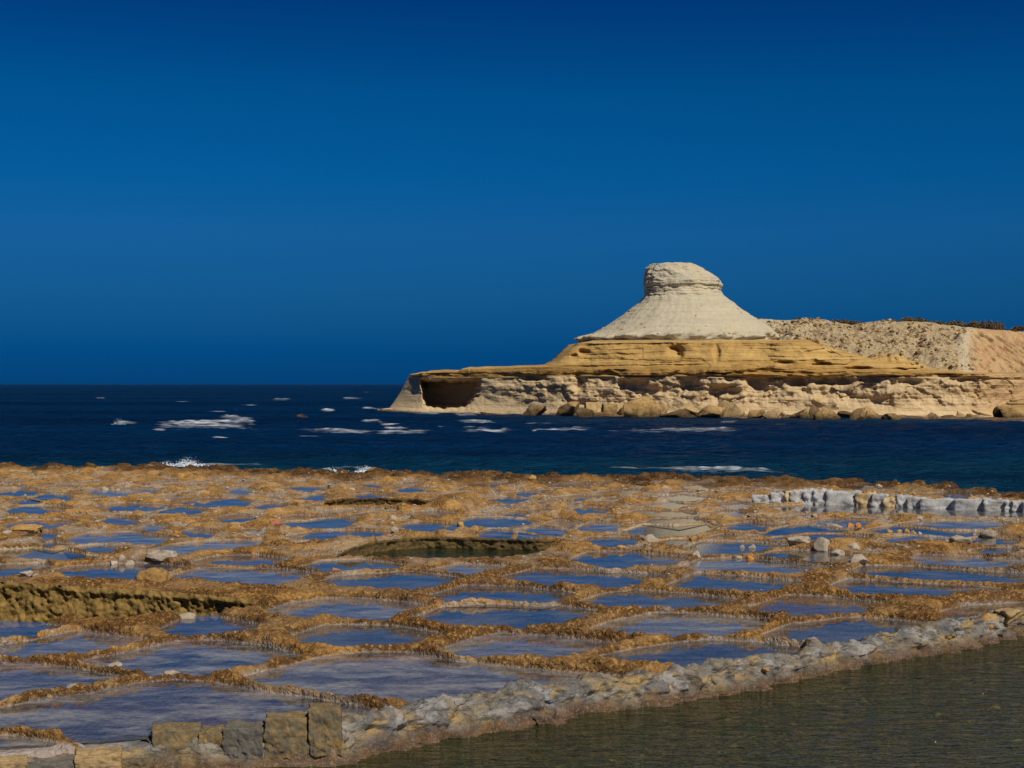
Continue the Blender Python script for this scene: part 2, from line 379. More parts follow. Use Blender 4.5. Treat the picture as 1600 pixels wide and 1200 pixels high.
M_ST_ORANGE = mat_rock('orange_stone', (0.55, 0.24, 0.055), (0.44, 0.18, 0.04), (0.30, 0.12, 0.03), 6.0, None, bumpd=0.01)
M_ST_RED = mat_rock('red_stone', (0.36, 0.10, 0.07), (0.42, 0.20, 0.14), (0.25, 0.10, 0.06), 6.0, None, bumpd=0.01)
M_ST_BROWN = mat_rock('crusty_brown_stone', (0.25, 0.135, 0.045), (0.36, 0.21, 0.07), (0.10, 0.055, 0.02), 6.0, None, bumpd=0.01)
def mat_wall():
    m, t, out = new_mat('cemented_rubble'); b = NB(t)
    g = b.n('ShaderNodeNewGeometry'); v = g.outputs['Position']
    mp = b.n('ShaderNodeMapping'); mp.inputs['Rotation'].default_value = (0.3, 0.6, 0.4); mp.inputs['Scale'].default_value = (1, 1, 2.6); t.links.new(v, mp.inputs[0]); vd = mp.outputs[0]
    n1 = b.noise(1.7, 4, 0.6, v); n2 = b.noise(4.2, 6, 0.66, vd, 0.8); n3 = b.noise(30, 4, 0.65, v); n4 = b.noise(2.0, 4, 0.6, vd, 0.5)
    col = b.mix(b.rng(n1, 0.42, 0.58), (0.135, 0.132, 0.128), (0.23, 0.18, 0.11))
    col = b.mix(b.rng(n4, 0.52, 0.62, 0, 0.8), col, (0.30, 0.287, 0.27))
    col = b.mix(b.rng(n4, 0.44, 0.38, 0, 0.75), col, (0.36, 0.235, 0.085))
    col = b.mix(b.rng(n2, 0.50, 0.62, 0, 0.85), col, (0.070, 0.063, 0.053))
    col = b.mix(b.rng(n3, 0.56, 0.70, 0, 0.5), col, (0.045, 0.040, 0.034))
    col = b.mix(b.rng(n3, 0.42, 0.30, 0, 0.35), col, (0.38, 0.355, 0.32))
    s = b.n('ShaderNodeSeparateXYZ'); t.links.new(v, s.inputs[0])
    zz = b.math('ADD', b.math('ADD', s.outputs['Z'], b.rng(n1, 0.3, 0.7, -0.06, 0.06)), b.rng(n2, 0.3, 0.7, -0.08, 0.08))
    wet = b.mix(b.rng(n2, 0.40, 0.60), (0.115, 0.062, 0.030), (0.050, 0.030, 0.015)); wet = b.mix(b.rng(n3, 0.52, 0.66, 0, 0.7), wet, (0.26, 0.19, 0.13))
    col = b.mix(b.rng(zz, -0.24, -0.08, 0.9, 0), col, wet)
    nb = b.bump(n2, 0.9, 0.05); nb = b.bump(n3, 0.8, 0.015, nb)
    t.links.new(b.bsdf(col, 0.93, nb, 0.15), out.inputs[0]); return m
M_WALL = mat_wall()
M_WALLG = mat_rock('blue_grey_wall_stone', (0.235, 0.235, 0.235), (0.165, 0.165, 0.165), (0.085, 0.08, 0.075), 3.2, (-0.30, -0.08, 0.06), (0.075, 0.043, 0.020), 0.02)
M_WALLY = mat_rock('yellow_wall_stone', (0.37, 0.255, 0.12), (0.30, 0.205, 0.10), (0.22, 0.16, 0.09), 3.2, (-0.30, -0.10, 0.06), (0.11, 0.058, 0.030), 0.02)
M_BLOCK = mat_rock('lichened_block', (0.085, 0.073, 0.055), (0.15, 0.120, 0.070), (0.30, 0.18, 0.05), 2.6, (-0.30, -0.15, 0.05), (0.11, 0.06, 0.03), 0.02)
M_BLOCKG = mat_rock('dark_grey_block', (0.075, 0.070, 0.062), (0.115, 0.104, 0.09), (0.16, 0.135, 0.085), 2.6, (-0.30, -0.15, 0.05), (0.09, 0.05, 0.025), 0.02)
M_MORTAR = mat_rock('grey_mortar', (0.30, 0.27, 0.23), (0.24, 0.215, 0.185), (0.16, 0.135, 0.105), 4.0, (-0.30, -0.06, 0.08), (0.13, 0.072, 0.04), 0.03)
M_WHITEW = mat_rock('whitewashed_stone', (0.46, 0.47, 0.475), (0.33, 0.33, 0.325), (0.24, 0.18, 0.11), 2.4, None, bumpd=0.03)
M_WHITEO = mat_rock('bare_wall_stone', (0.42, 0.29, 0.14), (0.50, 0.40, 0.26), (0.26, 0.17, 0.08), 2.0, None, bumpd=0.03)
M_PIT = mat_rock('pitted_ochre_wall', (0.30, 0.19, 0.055), (0.21, 0.135, 0.042), (0.085, 0.06, 0.022), 3.0, None, bumpd=0.03)
M_PIT2 = mat_rock('dark_weathered_wall', (0.075, 0.052, 0.022), (0.13, 0.085, 0.03), (0.035, 0.026, 0.012), 3.0, None, bumpd=0.03)
M_LEAF = mat_plain('dry_scrub_leaf', (0.085, 0.065, 0.028), (0.16, 0.11, 0.05), 1.2)
M_TWIG = mat_plain('scrub_twig', (0.10, 0.07, 0.045), (0.07, 0.05, 0.03), 5.0)
M_FOAM = mat_plain('sea_foam', (0.72, 0.76, 0.80), (0.62, 0.68, 0.74), 5.0)

# ------------------------------------------------------------------ layout data, read off the photograph
SEA_Z = -0.9
POND_Z = -0.28
# near pans carry hand written labels; (outline, label)
NEAR = [
 ([(-60,1113),(0,1105),(60,1093),(150,1083),(215,1070),(270,1062),(330,1070),(400,1083),(500,1097),(600,1112),(540,1124),(420,1130),(340,1138),(240,1158),(170,1147),(90,1132),(0,1119),(-60,1118)],
  'large grey-blue salt pan directly behind the upright stone blocks'),
 ([(-60,1032),(0,1035),(100,1045),(190,1056),(130,1065),(70,1072),(10,1088),(-60,1097)],
  'salt pan cut by the left edge, next up from the pan behind the blocks'),
 ([(130,1033),(200,1016),(260,1005),(320,1000),(400,1010),(455,1021),(400,1030),(340,1040),(300,1046),(245,1046),(238,1040),(185,1037)],
  'blue diamond-shaped salt pan with a grey salt lump at its near corner'),
 ([(-40,1020),(0,1010),(60,993),(110,986),(170,994),(240,1000),(190,1007),(140,1012),(80,1015),(20,1021)],
  'blue salt pan at the left, two pans below the deep dry pit'),
 ([(-60,978),(0,974),(50,976),(108,978),(60,988),(0,992),(-60,996)],
  'narrow salt pan at the left edge just below the deep dry pit'),
 ([(262,981),(290,967),(330,964),(395,974),(375,980),(330,986),(290,986)],
  'small deep-blue salt pan at the right end of the deep dry pit'),
 ([(395,1053),(450,1043),(500,1030),(560,1018),(600,1016),(680,1027),(760,1040),(850,1050),(960,1058),(985,1060),(930,1068),(850,1076),(780,1086),(720,1094),(690,1097),(640,1086),(600,1083),(540,1078),(480,1067),(420,1059)],
  'largest salt pan, mottled pink and blue, in the centre foreground behind the rubble wall'),
 ([(-60,1150),(0,1152),(80,1165),(180,1181),(110,1187),(40,1188),(-60,1188)],
  'grey salt pan in the bottom left corner above the low flat blocks'),
 ([(470,990),(510,978),(560,975),(620,980),(685,988),(640,996),(615,1004),(560,1006),(520,1003),(490,999)],
  'pale blue salt pan just behind the largest pinkish pan'),
 ([(425,952),(460,942),(510,935),(560,935),(620,940),(665,945),(630,953),(600,962),(560,964),(540,958),(500,953),(480,962),(450,957)],
  'deep-blue salt pan with a rounded ochre hump on its near rim'),
 ([(500,910),(530,900),(580,893),(640,893),(710,898),(700,905),(660,915),(640,918),(590,913),(540,912)],
  'bright blue salt pan two rows below the round green pit'),
 ([(635,966),(690,950),(745,942),(790,942),(870,947),(930,952),(890,962),(870,970),(810,975),(750,973),(700,968)],
  'wide blue salt pan in the middle, third row behind the rubble wall'),
 ([(690,1016),(740,1000),(785,990),(860,995),(955,1002),(900,1012),(870,1019),(830,1019),(780,1016),(720,1018)],
  'salt pan with a grey far half, directly up and right of the largest pinkish pan'),
 ([(680,928),(730,915),(800,917),(890,924),(870,931),(840,938),(780,935),(710,935)],
  'mostly grey salt pan in the middle, one row behind the wide blue pan'),
 ([(790,900),(840,888),(900,890),(1010,897),(1030,899),(985,908),(970,912),(900,908),(860,909),(815,903)],
  'long bright blue salt pan right of centre, below the round green pit'),
 ([(675,890),(720,880),(780,882),(760,889),(730,893)],
  'small salt pan just in front of the round green pit'),
 ([(475,884),(510,876),(560,874),(620,880),(600,888),(570,887),(520,888)],
  'salt pan with a red stone on its rim, left front of the round green pit'),
 ([(905,941),(950,928),(990,922),(1060,927),(1150,934),(1110,941),(1060,945),(990,943)],
  'blue salt pan right of centre, fourth row behind the rubble wall'),
 ([(920,985),(960,972),(1030,957),(1100,960),(1195,966),(1170,975),(1120,984),(1050,987),(980,985)],
  'blue salt pan with grey far rim, second row behind the rubble wall right of centre'),
 ([(945,1023),(1000,1015),(1100,1000),(1180,1005),(1280,1012),(1305,1016),(1260,1028),(1200,1032),(1150,1040),(1095,1040),(1060,1031),(1000,1027)],
  'salt pan against the rubble wall, right of the thick crusted ridge'),
 ([(1045,915),(1095,895),(1160,899),(1240,906),(1200,917),(1170,921),(1130,919),(1090,915)],
  'blue salt pan right of centre with a smooth ochre near rim'),
 ([(1175,949),(1235,930),(1300,933),(1370,940),(1330,950),(1290,958),(1250,960),(1210,956)],
  'blue and golden-brown salt pan on the right, one row behind the pan at the wall'),
 ([(1300,916),(1330,905),(1400,908),(1500,913),(1565,918),(1520,924),(1460,927),(1400,926),(1340,923)],
  'long blue salt pan at the right with a pale golden far edge'),
 ([(1200,991),(1260,970),(1310,963),(1400,970),(1490,976),(1440,985),(1400,991),(1360,1000),(1320,1002),(1270,997),(1230,994)],
  'rightmost blue salt pan that touches the rubble wall'),
 ([(1070,886),(1100,873),(1150,870),(1220,876),(1290,884),(1250,888),(1190,891),(1120,887)],
  'blue salt pan beyond the smooth ochre rim, beside a lone orange stone'),
 ([(1330,893),(1355,883),(1430,885),(1600,896),(1680,898),(1600,904),(1550,904),(1490,904),(1400,899),(1360,893)],
  'very long narrow blue salt pan running off the right edge'),
 ([(1170,866),(1200,858),(1280,861),(1345,867),(1330,874),(1270,873),(1210,869)],
  'narrow pale blue salt pan below the heap of white rocks on the right'),
 ([(1425,874),(1440,866),(1520,869),(1620,875),(1640,882),(1550,883),(1500,879),(1460,877)],
  'narrow salt pan at the right edge just behind the very long one'),
 ([(1470,956),(1520,947),(1620,941),(1660,950),(1600,954),(1540,963),(1500,963)],
  'dark brown salt pan at the right edge behind the pale boulder'),
 ([(900,874),(925,862),(970,861),(1065,868),(1050,877),(990,880),(950,885),(930,879)],
  'bright blue salt pan right of the round green pit'),
 ([(265,900),(310,888),(370,885),(440,890),(480,893),(450,903),(420,912),(370,908),(330,905),(290,903)],
  'blue salt pan right of the crusty brown rock, above the deep dry pit'),
 ([(65,893),(110,885),(170,881),(240,880),(280,884),(250,892),(215,903),(170,900),(120,897)],
  'blue salt pan left of the crusty brown rock, above the deep dry pit'),
 ([(-40,884),(0,882),(60,880),(65,885),(30,893),(0,898),(-40,901)],
  'dark blue salt pan at the left edge just above the deep dry pit'),
 ([(230,861),(270,850),(330,844),(400,840),(398,847),(350,854),(300,859),(280,864),(250,863)],
  'slate-blue salt pan beside the pale split rock'),
 ([(300,878),(340,868),(400,867),(440,872),(420,878),(360,879)],
  'narrow salt pan between the slate-blue pan and the pan above the dry pit'),
]
FARP = [
 [(115,839),(140,832),(200,830),(260,838),(240,843),(160,841),(130,842)],[(280,831),(300,826),(330,828),(320,833)],
 [(120,853),(150,848),(190,849),(160,857),(120,858)],[(65,851),(80,846),(100,848),(80,852)],
 [(15,818),(40,812),(90,811),(110,814),(80,819),(30,820)],[(45,832),(60,828),(90,830),(75,835),(50,835)],
 [(163,812),(180,806),(210,808),(205,814),(180,814)],[(18,795),(40,788),(80,790),(110,793),(70,797),(30,797)],
 [(150,791),(190,785),(260,786),(240,791),(190,793)],[(250,796),(280,791),(315,793),(300,798),(270,798)],
 [(290,783),(320,777),(365,778),(385,782),(370,787),(330,788)],[(55,775),(75,770),(105,772),(100,776),(70,777)],
 [(-30,769),(0,767),(30,764),(60,765),(50,769),(0,771)],[(128,768),(160,761),(240,762),(230,767),(170,771)],
 [(350,766),(370,761),(390,763),(380,767)],[(225,823),(240,816),(252,820),(240,824)],
 [(440,816),(470,811),(530,808),(555,811),(530,817),(470,819)],[(460,834),(500,829),(560,828),(610,829),(570,836),(490,837)],
 [(630,819),(660,814),(715,817),(700,823),(650,823)],[(745,833),(770,826),(800,828),(815,834),(780,838)],
 [(435,808),(460,804),(500,804),(490,809)],[(540,773),(580,770),(610,772),(590,776)],[(470,776),(490,772),(510,774),(490,778)],
 [(665,781),(690,776),(705,779),(690,783)],[(620,765),(640,760),(660,763),(640,767)],
 [(915,843),(930,838),(980,839),(1005,843),(960,847),(920,847)],[(1030,844),(1050,838),(1080,841),(1060,846)],
 [(1015,815),(1030,808),(1080,809),(1095,813),(1060,817)],[(900,821),(930,814),(960,816),(950,823),(920,824)],
 [(855,818),(870,812),(910,814),(895,820)],[(815,826),(840,822),(880,824),(870,829),(830,829)],
 [(795,834),(810,829),(855,831),(850,836),(810,838)],[(720,814),(740,808),(800,808),(840,812),(800,817),(740,817)],
 [(890,798),(910,791),(940,793),(945,799),(910,800)],[(980,800),(1000,796),(1060,798),(1090,801),(1040,803)],
 [(1105,800),(1130,796),(1165,798),(1150,802)],[(790,803),(800,799),(812,799),(808,804)],
 [(795,768),(830,765),(850,767),(820,770)],[(945,766),(980,763),(1005,765),(980,769)],
 [(1140,818),(1170,815),(1220,817),(1200,822),(1150,822)],[(1210,839),(1230,830),(1290,831),(1345,836),(1335,842),(1270,841)],
 [(1080,853),(1100,845),(1180,846),(1240,850),(1180,858),(1100,858)],
 [(1370,823),(1400,820),(1480,823),(1530,828),(1500,832),(1430,829),(1380,828)],[(1385,834),(1420,832),(1480,836),(1470,842),(1400,841)],
 [(1410,815),(1450,812),(1560,814),(1575,819),(1500,823),(1430,820)],[(1270,815),(1300,809),(1350,811),(1340,818),(1290,818)],
 [(1195,823),(1240,819),(1320,822),(1330,827),(1260,829),(1200,828)],[(1530,856),(1560,852),(1585,857),(1550,861)],
 [(1195,788),(1300,787),(1420,790),(1600,797),(1600,801),(1400,797),(1230,793)],
 [(720,757),(750,754),(790,755),(760,758)],[(430,762),(470,758),(520,759),(480,763)],[(540,757),(580,754),(620,755),(590,758)],
 [(870,775),(900,772),(940,774),(905,777)],[(1020,775),(1060,772),(1110,774),(1070,778)],[(1050,758),(1090,756),(1140,757),(1100,760)],
 [(860,757),(900,754),(950,755),(910,758)],[(760,779),(790,776),(830,777),(800,781)],[(1500,841),(1540,838),(1600,842),(1560,847)],
 [(470,795),(510,792),(560,793),(520,797)],[(1000,786),(1040,783),(1090,785),(1050,789)],[(1130,786),(1150,784),(1175,786),(1150,789)],
 [(640,800),(670,797),(705,799),(680,803)],[(330,808),(365,803),(400,805),(370,811)],[(10,783),(40,779),(75,780),(50,784)],
 [(395,790),(420,786),(450,788),(430,793)],[(1300,759),(1340,756),(1380,758),(1340,762)],[(1440,770),(1480,768),(1530,771),(1490,774)],
]
SANDY = [([(982,827),(1010,818),(1100,817),(1105,822),(1080,832),(1030,836),(1000,831)], 'pale sandy salt pan right of centre, dried to cream silt'),
         ([(-30,862),(0,858),(60,855),(140,860),(170,868),(100,872),(0,867)], 'grey half-dry salt pan at the left above the dark blue pan')]
PITPOOL = ([(575,867),(640,856),(700,855),(790,862),(770,869),(700,872),(640,871)], 'dark green water in the round crusted pit in the middle')
# the near wall: (px, crest py, waterline py)
WALLP = [(0,1188,1222),(120,1185,1212),(240,1165,1203),(275,1150,1197),(400,1140,1197),(520,1128,1195),(535,1120,1191),(560,1120,1181),(600,1112,1172),(620,1107,1168),(650,1107,1162),
         (690,1096,1156),(720,1092,1150),(750,1091,1145),(780,1083,1140),(800,1084,1137),(850,1069,1130),(890,1072,1121),(920,1066,1115),(940,1062,1112),
         (985,1058,1107),(1000,1051,1105),(1030,1053,1101),(1055,1050,1097),(1090,1045,1092),(1120,1036,1087),(1150,1033,1081),(1200,1027,1073),(1215,1030,1069),
         (1240,1027,1062),(1270,1029,1055),(1300,1009,1047),(1345,1007,1039),(1370,1000,1034),(1400,991,1030),(1440,985,1024),(1470,982,1020),(1500,976,1015),
         (1540,970,1005),(1580,964,995),(1600,964,990),(1700,945,966),(1800,928,948)]
WALLP = np.array(WALLP, float)
wb_D = (CAMZ-POND_Z)*F/(WALLP[:,2]-600.0); wb_X = (WALLP[:,0]-800)/F*wb_D
wc_Z = CAMZ - (WALLP[:,1]-600)*(wb_D+0.12)/F
wallline = np.stack([wb_X, wb_D], 1)

# ------------------------------------------------------------------ the salt pan shelf (one terrain sheet)
nr, nc = 1380, 650
dd = np.geomspace(9.5, 80.0, nr); ss = np.r_[np.linspace(-0.95, -0.45, 31)[:-1], np.linspace(-0.44, 0.44, 590), np.linspace(0.45, 0.95, 31)[1:]]
Yg = np.repeat(dd[:, None], nc, 1); Xg = Yg*ss[None, :]
nf = sst(24, 42, Yg)
amp = 0.010 + 0.060*nf
WX = Xg + amp*fbm2(Xg/(0.7+1.0*nf), Yg/(0.7+1.2*nf), 3, 5); WY = Yg + amp*1.1*fbm2(Xg/(0.7+1.0*nf)+50, Yg/(0.7+1.2*nf), 3, 9)

def inflate(G, d):
    c = G.mean(0); out = []
    n = len(G)
    area = 0.5*sum(G[i-1][0]*G[i][1]-G[i][0]*G[i-1][1] for i in range(n)); sg = 1 if area > 0 else -1
    for i in range(n):
        a, b, c2 = G[i-1], G[i], G[(i+1) % n]
        t = (b-a)/(np.linalg.norm(b-a)+1e-6) + (c2-b)/(np.linalg.norm(c2-b)+1e-6)
        t /= np.linalg.norm(t)+1e-6
        out.append(b + sg*d*np.array([t[1], -t[0]]))
    return np.array(out)
def poly_sd(P, x, y):
    n = len(P); d = np.full(x.shape, 1e9); s = np.ones(x.shape)
    for i in range(n):
        ax, ay = P[i]; bx, by = P[i-1]
        ex, ey = bx-ax, by-ay; wx, wy = x-ax, y-ay
        t = np.clip((wx*ex+wy*ey)/(ex*ex+ey*ey+1e-9), 0, 1)
        d = np.minimum(d, (wx-ex*t)**2 + (wy-ey*t)**2)
        c1 = y >= ay; c2 = y < by; c3 = ex*wy > ey*wx
        flip = (c1 & c2 & c3) | (~c1 & ~c2 & ~c3)
        s = np.where(flip, -s, s)
    return s*np.sqrt(d)
def ground_poly(P, hr, zfar=0.02, back=0.06):
    """far rim meets the water, near rim is seen over the crest of the ridge before it"""
    xs = [p[0] for p in P]; il, ir = int(np.argmin(xs)), int(np.argmax(xs)); n = len(P)
    low = set()
    i = ir
    while True:
        low.add(i)
        if i == il: break
        i = (i+1) % n
    out = []
    for i, (px, py) in enumerate(P):
        if i in (il, ir): z, bk = hr*0.35, back*0.5; px += (-7 if i == il else 7)
        elif i in low: z, bk = hr, back
        else: z, bk = zfar, 0.10
        x, y = at_z(px, py, z); out.append((x, y+bk))
    return np.array(out)
def sub(P, margin):
    y0, y1 = P[:,1].min()-margin, P[:,1].max()+margin
    r0, r1 = np.searchsorted(dd, y0), np.searchsorted(dd, y1)
    smin = min((P[:,0]-margin)/np.maximum(P[:,1], 9)); smax = max((P[:,0]+margin)/np.maximum(P[:,1], 9))
    smin = min(smin, (P[:,0].min()-margin)/max(y0, 9), (P[:,0].min()-margin)/y1)
    smax = max(smax, (P[:,0].max()+margin)/max(y0, 9), (P[:,0].max()+margin)/y1)
    return slice(max(0, r0-1), min(nr, r1+1)), slice(max(0, np.searchsorted(ss, smin)-1), min(nc, np.searchsorted(ss, smax)+1))

SD = np.full((nr, nc), 3.0); SD2 = np.full((nr, nc), 3.0); TINT = np.zeros((nr, nc))
pans = []
rnd = random.Random(4)
for P, lab in NEAR: pans.append([P, lab, 0.13, 0.0])
for P in FARP: pans.append([P, None, 0.17, 0.0])
for P, lab in SANDY: pans.append([P, lab, 0.12, 1.0])
for k_, p in enumerate(pans):
    if p[3] == 0: p[3] = max(0.0, rnd.uniform(-0.25, 0.35))
    G = inflate(ground_poly(p[0], p[2]), 0.11); p.append(G)
    rs, cs = sub(G, 1.6)
    d = poly_sd(G, WX[rs, cs], WY[rs, cs])
    TINT[rs, cs] = np.where(d < 0.1, p[3], TINT[rs, cs])
    SD2[rs, cs] = np.minimum(SD2[rs, cs], np.maximum(SD[rs, cs], d)); SD[rs, cs] = np.minimum(SD[rs, cs], d)

# the crowded far rows: many more small hand-cut basins on the same skewed grid, most of them holding a film of brine
rf = random.Random(21); fill = []
for _ in range(5000):
    D = rf.uniform(31, 60); x0 = rf.uniform(-0.42, 0.42)*D
    if D > np.interp(x0, [-30, 0, 12, 22], [60, 57, 55, 44]): continue
    a_ = math.radians(-26 + rf.uniform(-9, 9)); hw, hd = rf.uniform(0.32, 1.3), rf.uniform(0.4, 1.1)
    ca_, sa_ = math.cos(a_), math.sin(a_)
    G = np.array([(x0 + u*hw*ca_ - v*hd*sa_ + rf.uniform(-.08, .08), D + u*hw*sa_ + v*hd*ca_ + rf.uniform(-.08, .08)) for u, v in ((-1, 1), (1, 1), (1, -1), (-1, -1))])
    tp = np.concatenate([G, 0.5*(G+np.roll(G, 1, 0)), G.mean(0)[None]])
    ii = np.clip(np.searchsorted(dd, tp[:,1]), 0, nr-1); jj = np.clip(np.searchsorted(ss, tp[:,0]/tp[:,1]), 0, nc-1)
    if SD[ii, jj].min() < 0.12: continue
    pxs_ = 800 + tp[:,0]/tp[:,1]*F; pys_ = 600 + 3.9*F/tp[:,1]
    if any(abs(pxs_-cx_).min() < w_ and abs(pys_-cy_).min() < h_ for cx_, cy_, w_, h_ in ((690,856,230,14),(560,852,100,18),(1390,782,240,9),(590,784,100,7),(170,915,300,40),(225,865,45,14))): continue
    rs, cs = sub(G, 1.6); d = poly_sd(G, WX[rs, cs], WY[rs, cs])
    SD2[rs, cs] = np.minimum(SD2[rs, cs], np.maximum(SD[rs, cs], d)); SD[rs, cs] = np.minimum(SD[rs, cs], d)
    if rf.random() < 0.6: fill.append(G)
# pits: far wall stands on the ledge; (ledge line px,py) far, crest line near
def pit_poly(far, near, zl, zn):
    return np.array([at_z(x, y, zl) for x, y in far] + [at_z(x, y, zn) for x, y in near])
PIT1_FAR = [(-90,905),(0,911),(60,914),(130,919),(200,923),(260,927),(320,931),(380,936),(425,941)]
PIT1 = pit_poly(PIT1_FAR, [(425,945),(380,953),(340,960),(280,962),(200,968),(100,970),(0,971),(-90,972)], 0.10, 0.05)
PIT2_FAR = [(525,866),(560,856),(590,848),(630,844),(666,841),(746,843),(833,845),(880,845),(896,845)]
PIT2 = pit_poly(PIT2_FAR, [(880,853),(840,864),(790,872),(700,873),(600,872),(540,869)], 0.15, 0.03)
PIT3_FAR = [(505,783),(530,781),(580,780),(650,781),(680,784)]
PIT3 = pit_poly(PIT3_FAR, [(650,789),(590,791),(530,789)], 0.25, 0.05)
SDP = np.full((nr, nc), 3.0); PITD = np.zeros((nr, nc))
for G, dep in ((PIT1, -0.72), (PIT2, -0.22), (PIT3, -0.25)):
    rs, cs = sub(G, 1.0)
    d = poly_sd(G, Xg[rs, cs] + 0.3*(WX-Xg)[rs, cs], Yg[rs, cs] + 0.3*(WY-Yg)[rs, cs])
    PITD[rs, cs] = np.where(d < 0, dep, PITD[rs, cs]); SDP[rs, cs] = np.minimum(SDP[rs, cs], d)
# pond in front of the wall
pond_poly = np.concatenate([wallline, np.array([[40, 36], [40, -25], [-40, -25], [-40, 15.2]])])
SDW = poly_sd(pond_poly, Xg, Yg)

# shoreline
SHP = np.array([(-400,726),(0,727),(200,727),(300,729),(400,733),(500,736),(600,739),(800,742),(1000,743),(1200,745),(1300,748),(1400,753),(1500,761),(1600,771),(1700,783),(2000,815)], float)
shx, shy = [], []
for px, py in SHP:
    x, y = at_z(px, py, 0.12); shx.append(x); shy.append(y)
YE = np.interp(Xg, shx, shy) + 1.3*fbm2(Xg/3.0, Yg/8.0, 4, 31) + 0.5
INL = YE - Yg

hr = 0.10*(0.85 + 0.65*per2(Xg/1.3, Yg/1.3, 41)) + 0.03*per2(Xg/0.35, Yg/0.35, 42)
hr = np.clip(hr, 0.045, 0.15)*(1-0.4*nf)
w = 0.045 + 0.02*nf
so = np.maximum(SD, 0)
H = hr*(1-np.exp(-so/w))
lf = fbm2(Xg/1.15, Yg/1.7, 4, 51); lump = np.maximum(0, lf+0.15)
mesa = sst(0.03, 0.06, lf) + 0.8*sst(0.28, 0.32, lf)
H += (0.048*mesa + 0.02*lump)*sst(0.22, 0.6, so)*(0.15+0.85*nf)
flat = sst(-0.03, -0.09, lf + 0.18*per2(Xg/3.0, Yg/0.9, 52))*nf*sst(0.05, 0.2, so)
H = H*(1-0.75*flat)
# hand placed mounds (px, base py, half width px, height px)
for px, py, hw, hp in ((560,858,85,24),(640,850,60,12),(222,868,38,20),(320,872,45,9),(150,790,110,9),(700,795,75,14),(890,806,55,13),(330,768,60,11),
                       (20,852,45,13),(450,800,70,10),(1190,806,80,7),(1460,850,75,10),(1330,856,60,9),(980,806,60,9),(1090,801,60,7),(60,905,140,6),(340,917,110,7)):
    D = (CAMZ-0.05)*F/(py-600.0); x0 = (px-800)/F*D; sx_ = hw/F*D; hz = hp/F*D
    g = np.exp(-((Xg-x0)/sx_)**2*1.6 - ((Yg-D-0.4)/0.75)**2)
    H += 0.75*g*hz*sst(-0.05, 0.3, SD)*(0.8+0.35*lump)
# crust nodules
ol = sst(0.0, 0.10, so)
nod = 1 - worley2(WX/0.10, WY/0.10, 61); nod2 = 1 - worley2(WX/0.24+3, WY/0.24, 62); nod3 = 1 - worley2(WX/0.15+5, WY/0.15, 66)
patch = sst(-0.25, 0.25, fbm2(Xg/1.1, Yg/1.1, 3, 63))
H += ol*(1-nf)*(0.100*(nod-0.4)*(0.30+0.70*patch) + 0.05*(nod2-0.3) + 0.03*sst(0.04, 0.22, so))
H += ol*nf*(1-0.7*flat)*(0.055*(nod2-0.4) + 0.05*(nod3-0.45) + 0.02*(1-worley2(WX/0.6, WY/0.6, 64)))
H += ol*0.035*fbm2(Xg/0.5, Yg/0.5, 4, 65)
Hin = -0.008 - 0.055*(1-np.exp(np.minimum(SD, 0)/0.035)) + 0.006*fbm2(Xg/0.3, Yg/0.3, 2, 70)
H = np.where(SD < 0, Hin, H)
# where two pans would run together a narrow crusted ridge keeps them apart
mb = (SD2-SD)*0.5
rdg = sst(0.105, 0.02, mb + 0.03*fbm2(Xg/0.2, Yg/0.2, 3, 71))*sst(0.30, 0.15, SD2)
rh_ = rdg*(hr*0.85 + (1-nf)*(0.055*(nod-0.4) + 0.05*(nod2-0.3))) - 0.05*(1-rdg)
H = np.maximum(H, rh_)
so = np.maximum(so, 0.10*sst(0.02, 0.06, H))
# raised rubble ground towards the sea on the left and along the edge
H += 0.14*sst(12, 3, INL)*sst(0.1, 1.2, so)*np.abs(fbm2(Xg/1.2, Yg/1.8, 4, 72))
# pits
pin = sst(0.02, -0.10, SDP)
H = H*(1-pin) + (PITD + 0.10*fbm2(Xg/0.5, Yg/0.5, 4, 73))*pin
front = Yg < np.interp(Xg, [-8, -3.9, -1, 1.6], [25.5, 33.6, 33.9, 33.9])      # near rims stay low, ledges behind stand up
H = np.where((SDP > 0) & (SDP < 0.5) & ~front, np.maximum(H, 0.07 + 0.05*nod2), H)
H = np.where((SDP > 0) & (SDP < 0.6) & front & (Yg > 30), np.minimum(H, 0.03 + 0.05*nod2), H)
# pond
H = np.where((SDW < 0.5) & (H > 0), H*sst(0.30, 0.55, SDW), H)
wi = sst(0.32, 0.06, SDW)
H = H*(1-wi) + (-0.55 - 0.35*sst(0, -3, SDW) + 0.16*fbm2(Xg/0.7, Yg/0.7, 4, 75))*wi
# drop to the sea
dr = sst(0.2, -2.2, INL)
H = H*(1-dr) + (-2.2)*dr + dr*(1-dr)*1.2*fbm2(Xg/0.8, Yg/0.8, 3, 76)
# masks
floor_m = sst(0.02, -0.02, np.minimum(np.where(SD < 0.05, H, 1), np.where(SD < 0, H, 1)))*(1-pin)*(1-wi)
sn = fbm2(Xg/2.4, Yg/2.4, 3, 81)
salt = sst(0.08, 0.0, SD)*sst(0.22, 0.5, sn + 0.25*nf + 0.25*fbm2(Xg/0.5, Yg/0.5, 2, 84))*0.65 + 0.85*flat + 0.6*nf*sst(0.38, 0.6, fbm2(Xg/0.9, Yg/1.4, 3, 82))
wet = sst(6.5, 2.0, INL + 2.0*fbm2(Xg/2.0, Yg/3.0, 3, 83))
stain_shade = sst(0.085, 0.015, H - 0.01)*sst(0, 0.02, so)*(1-floor_m) * (1-0.2*nf) + 0.45*(1-patch)*ol*(1-nf)  # wet stain low on the rims, plus shade lines under ridges painted in
alg_glint = np.maximum(pin, sst(0.05, -0.25, SDW)); alg_glint = np.maximum(alg_glint, sst(0.2, 0.0, np.abs(SDP))*0.5*(PITD < -0.5))
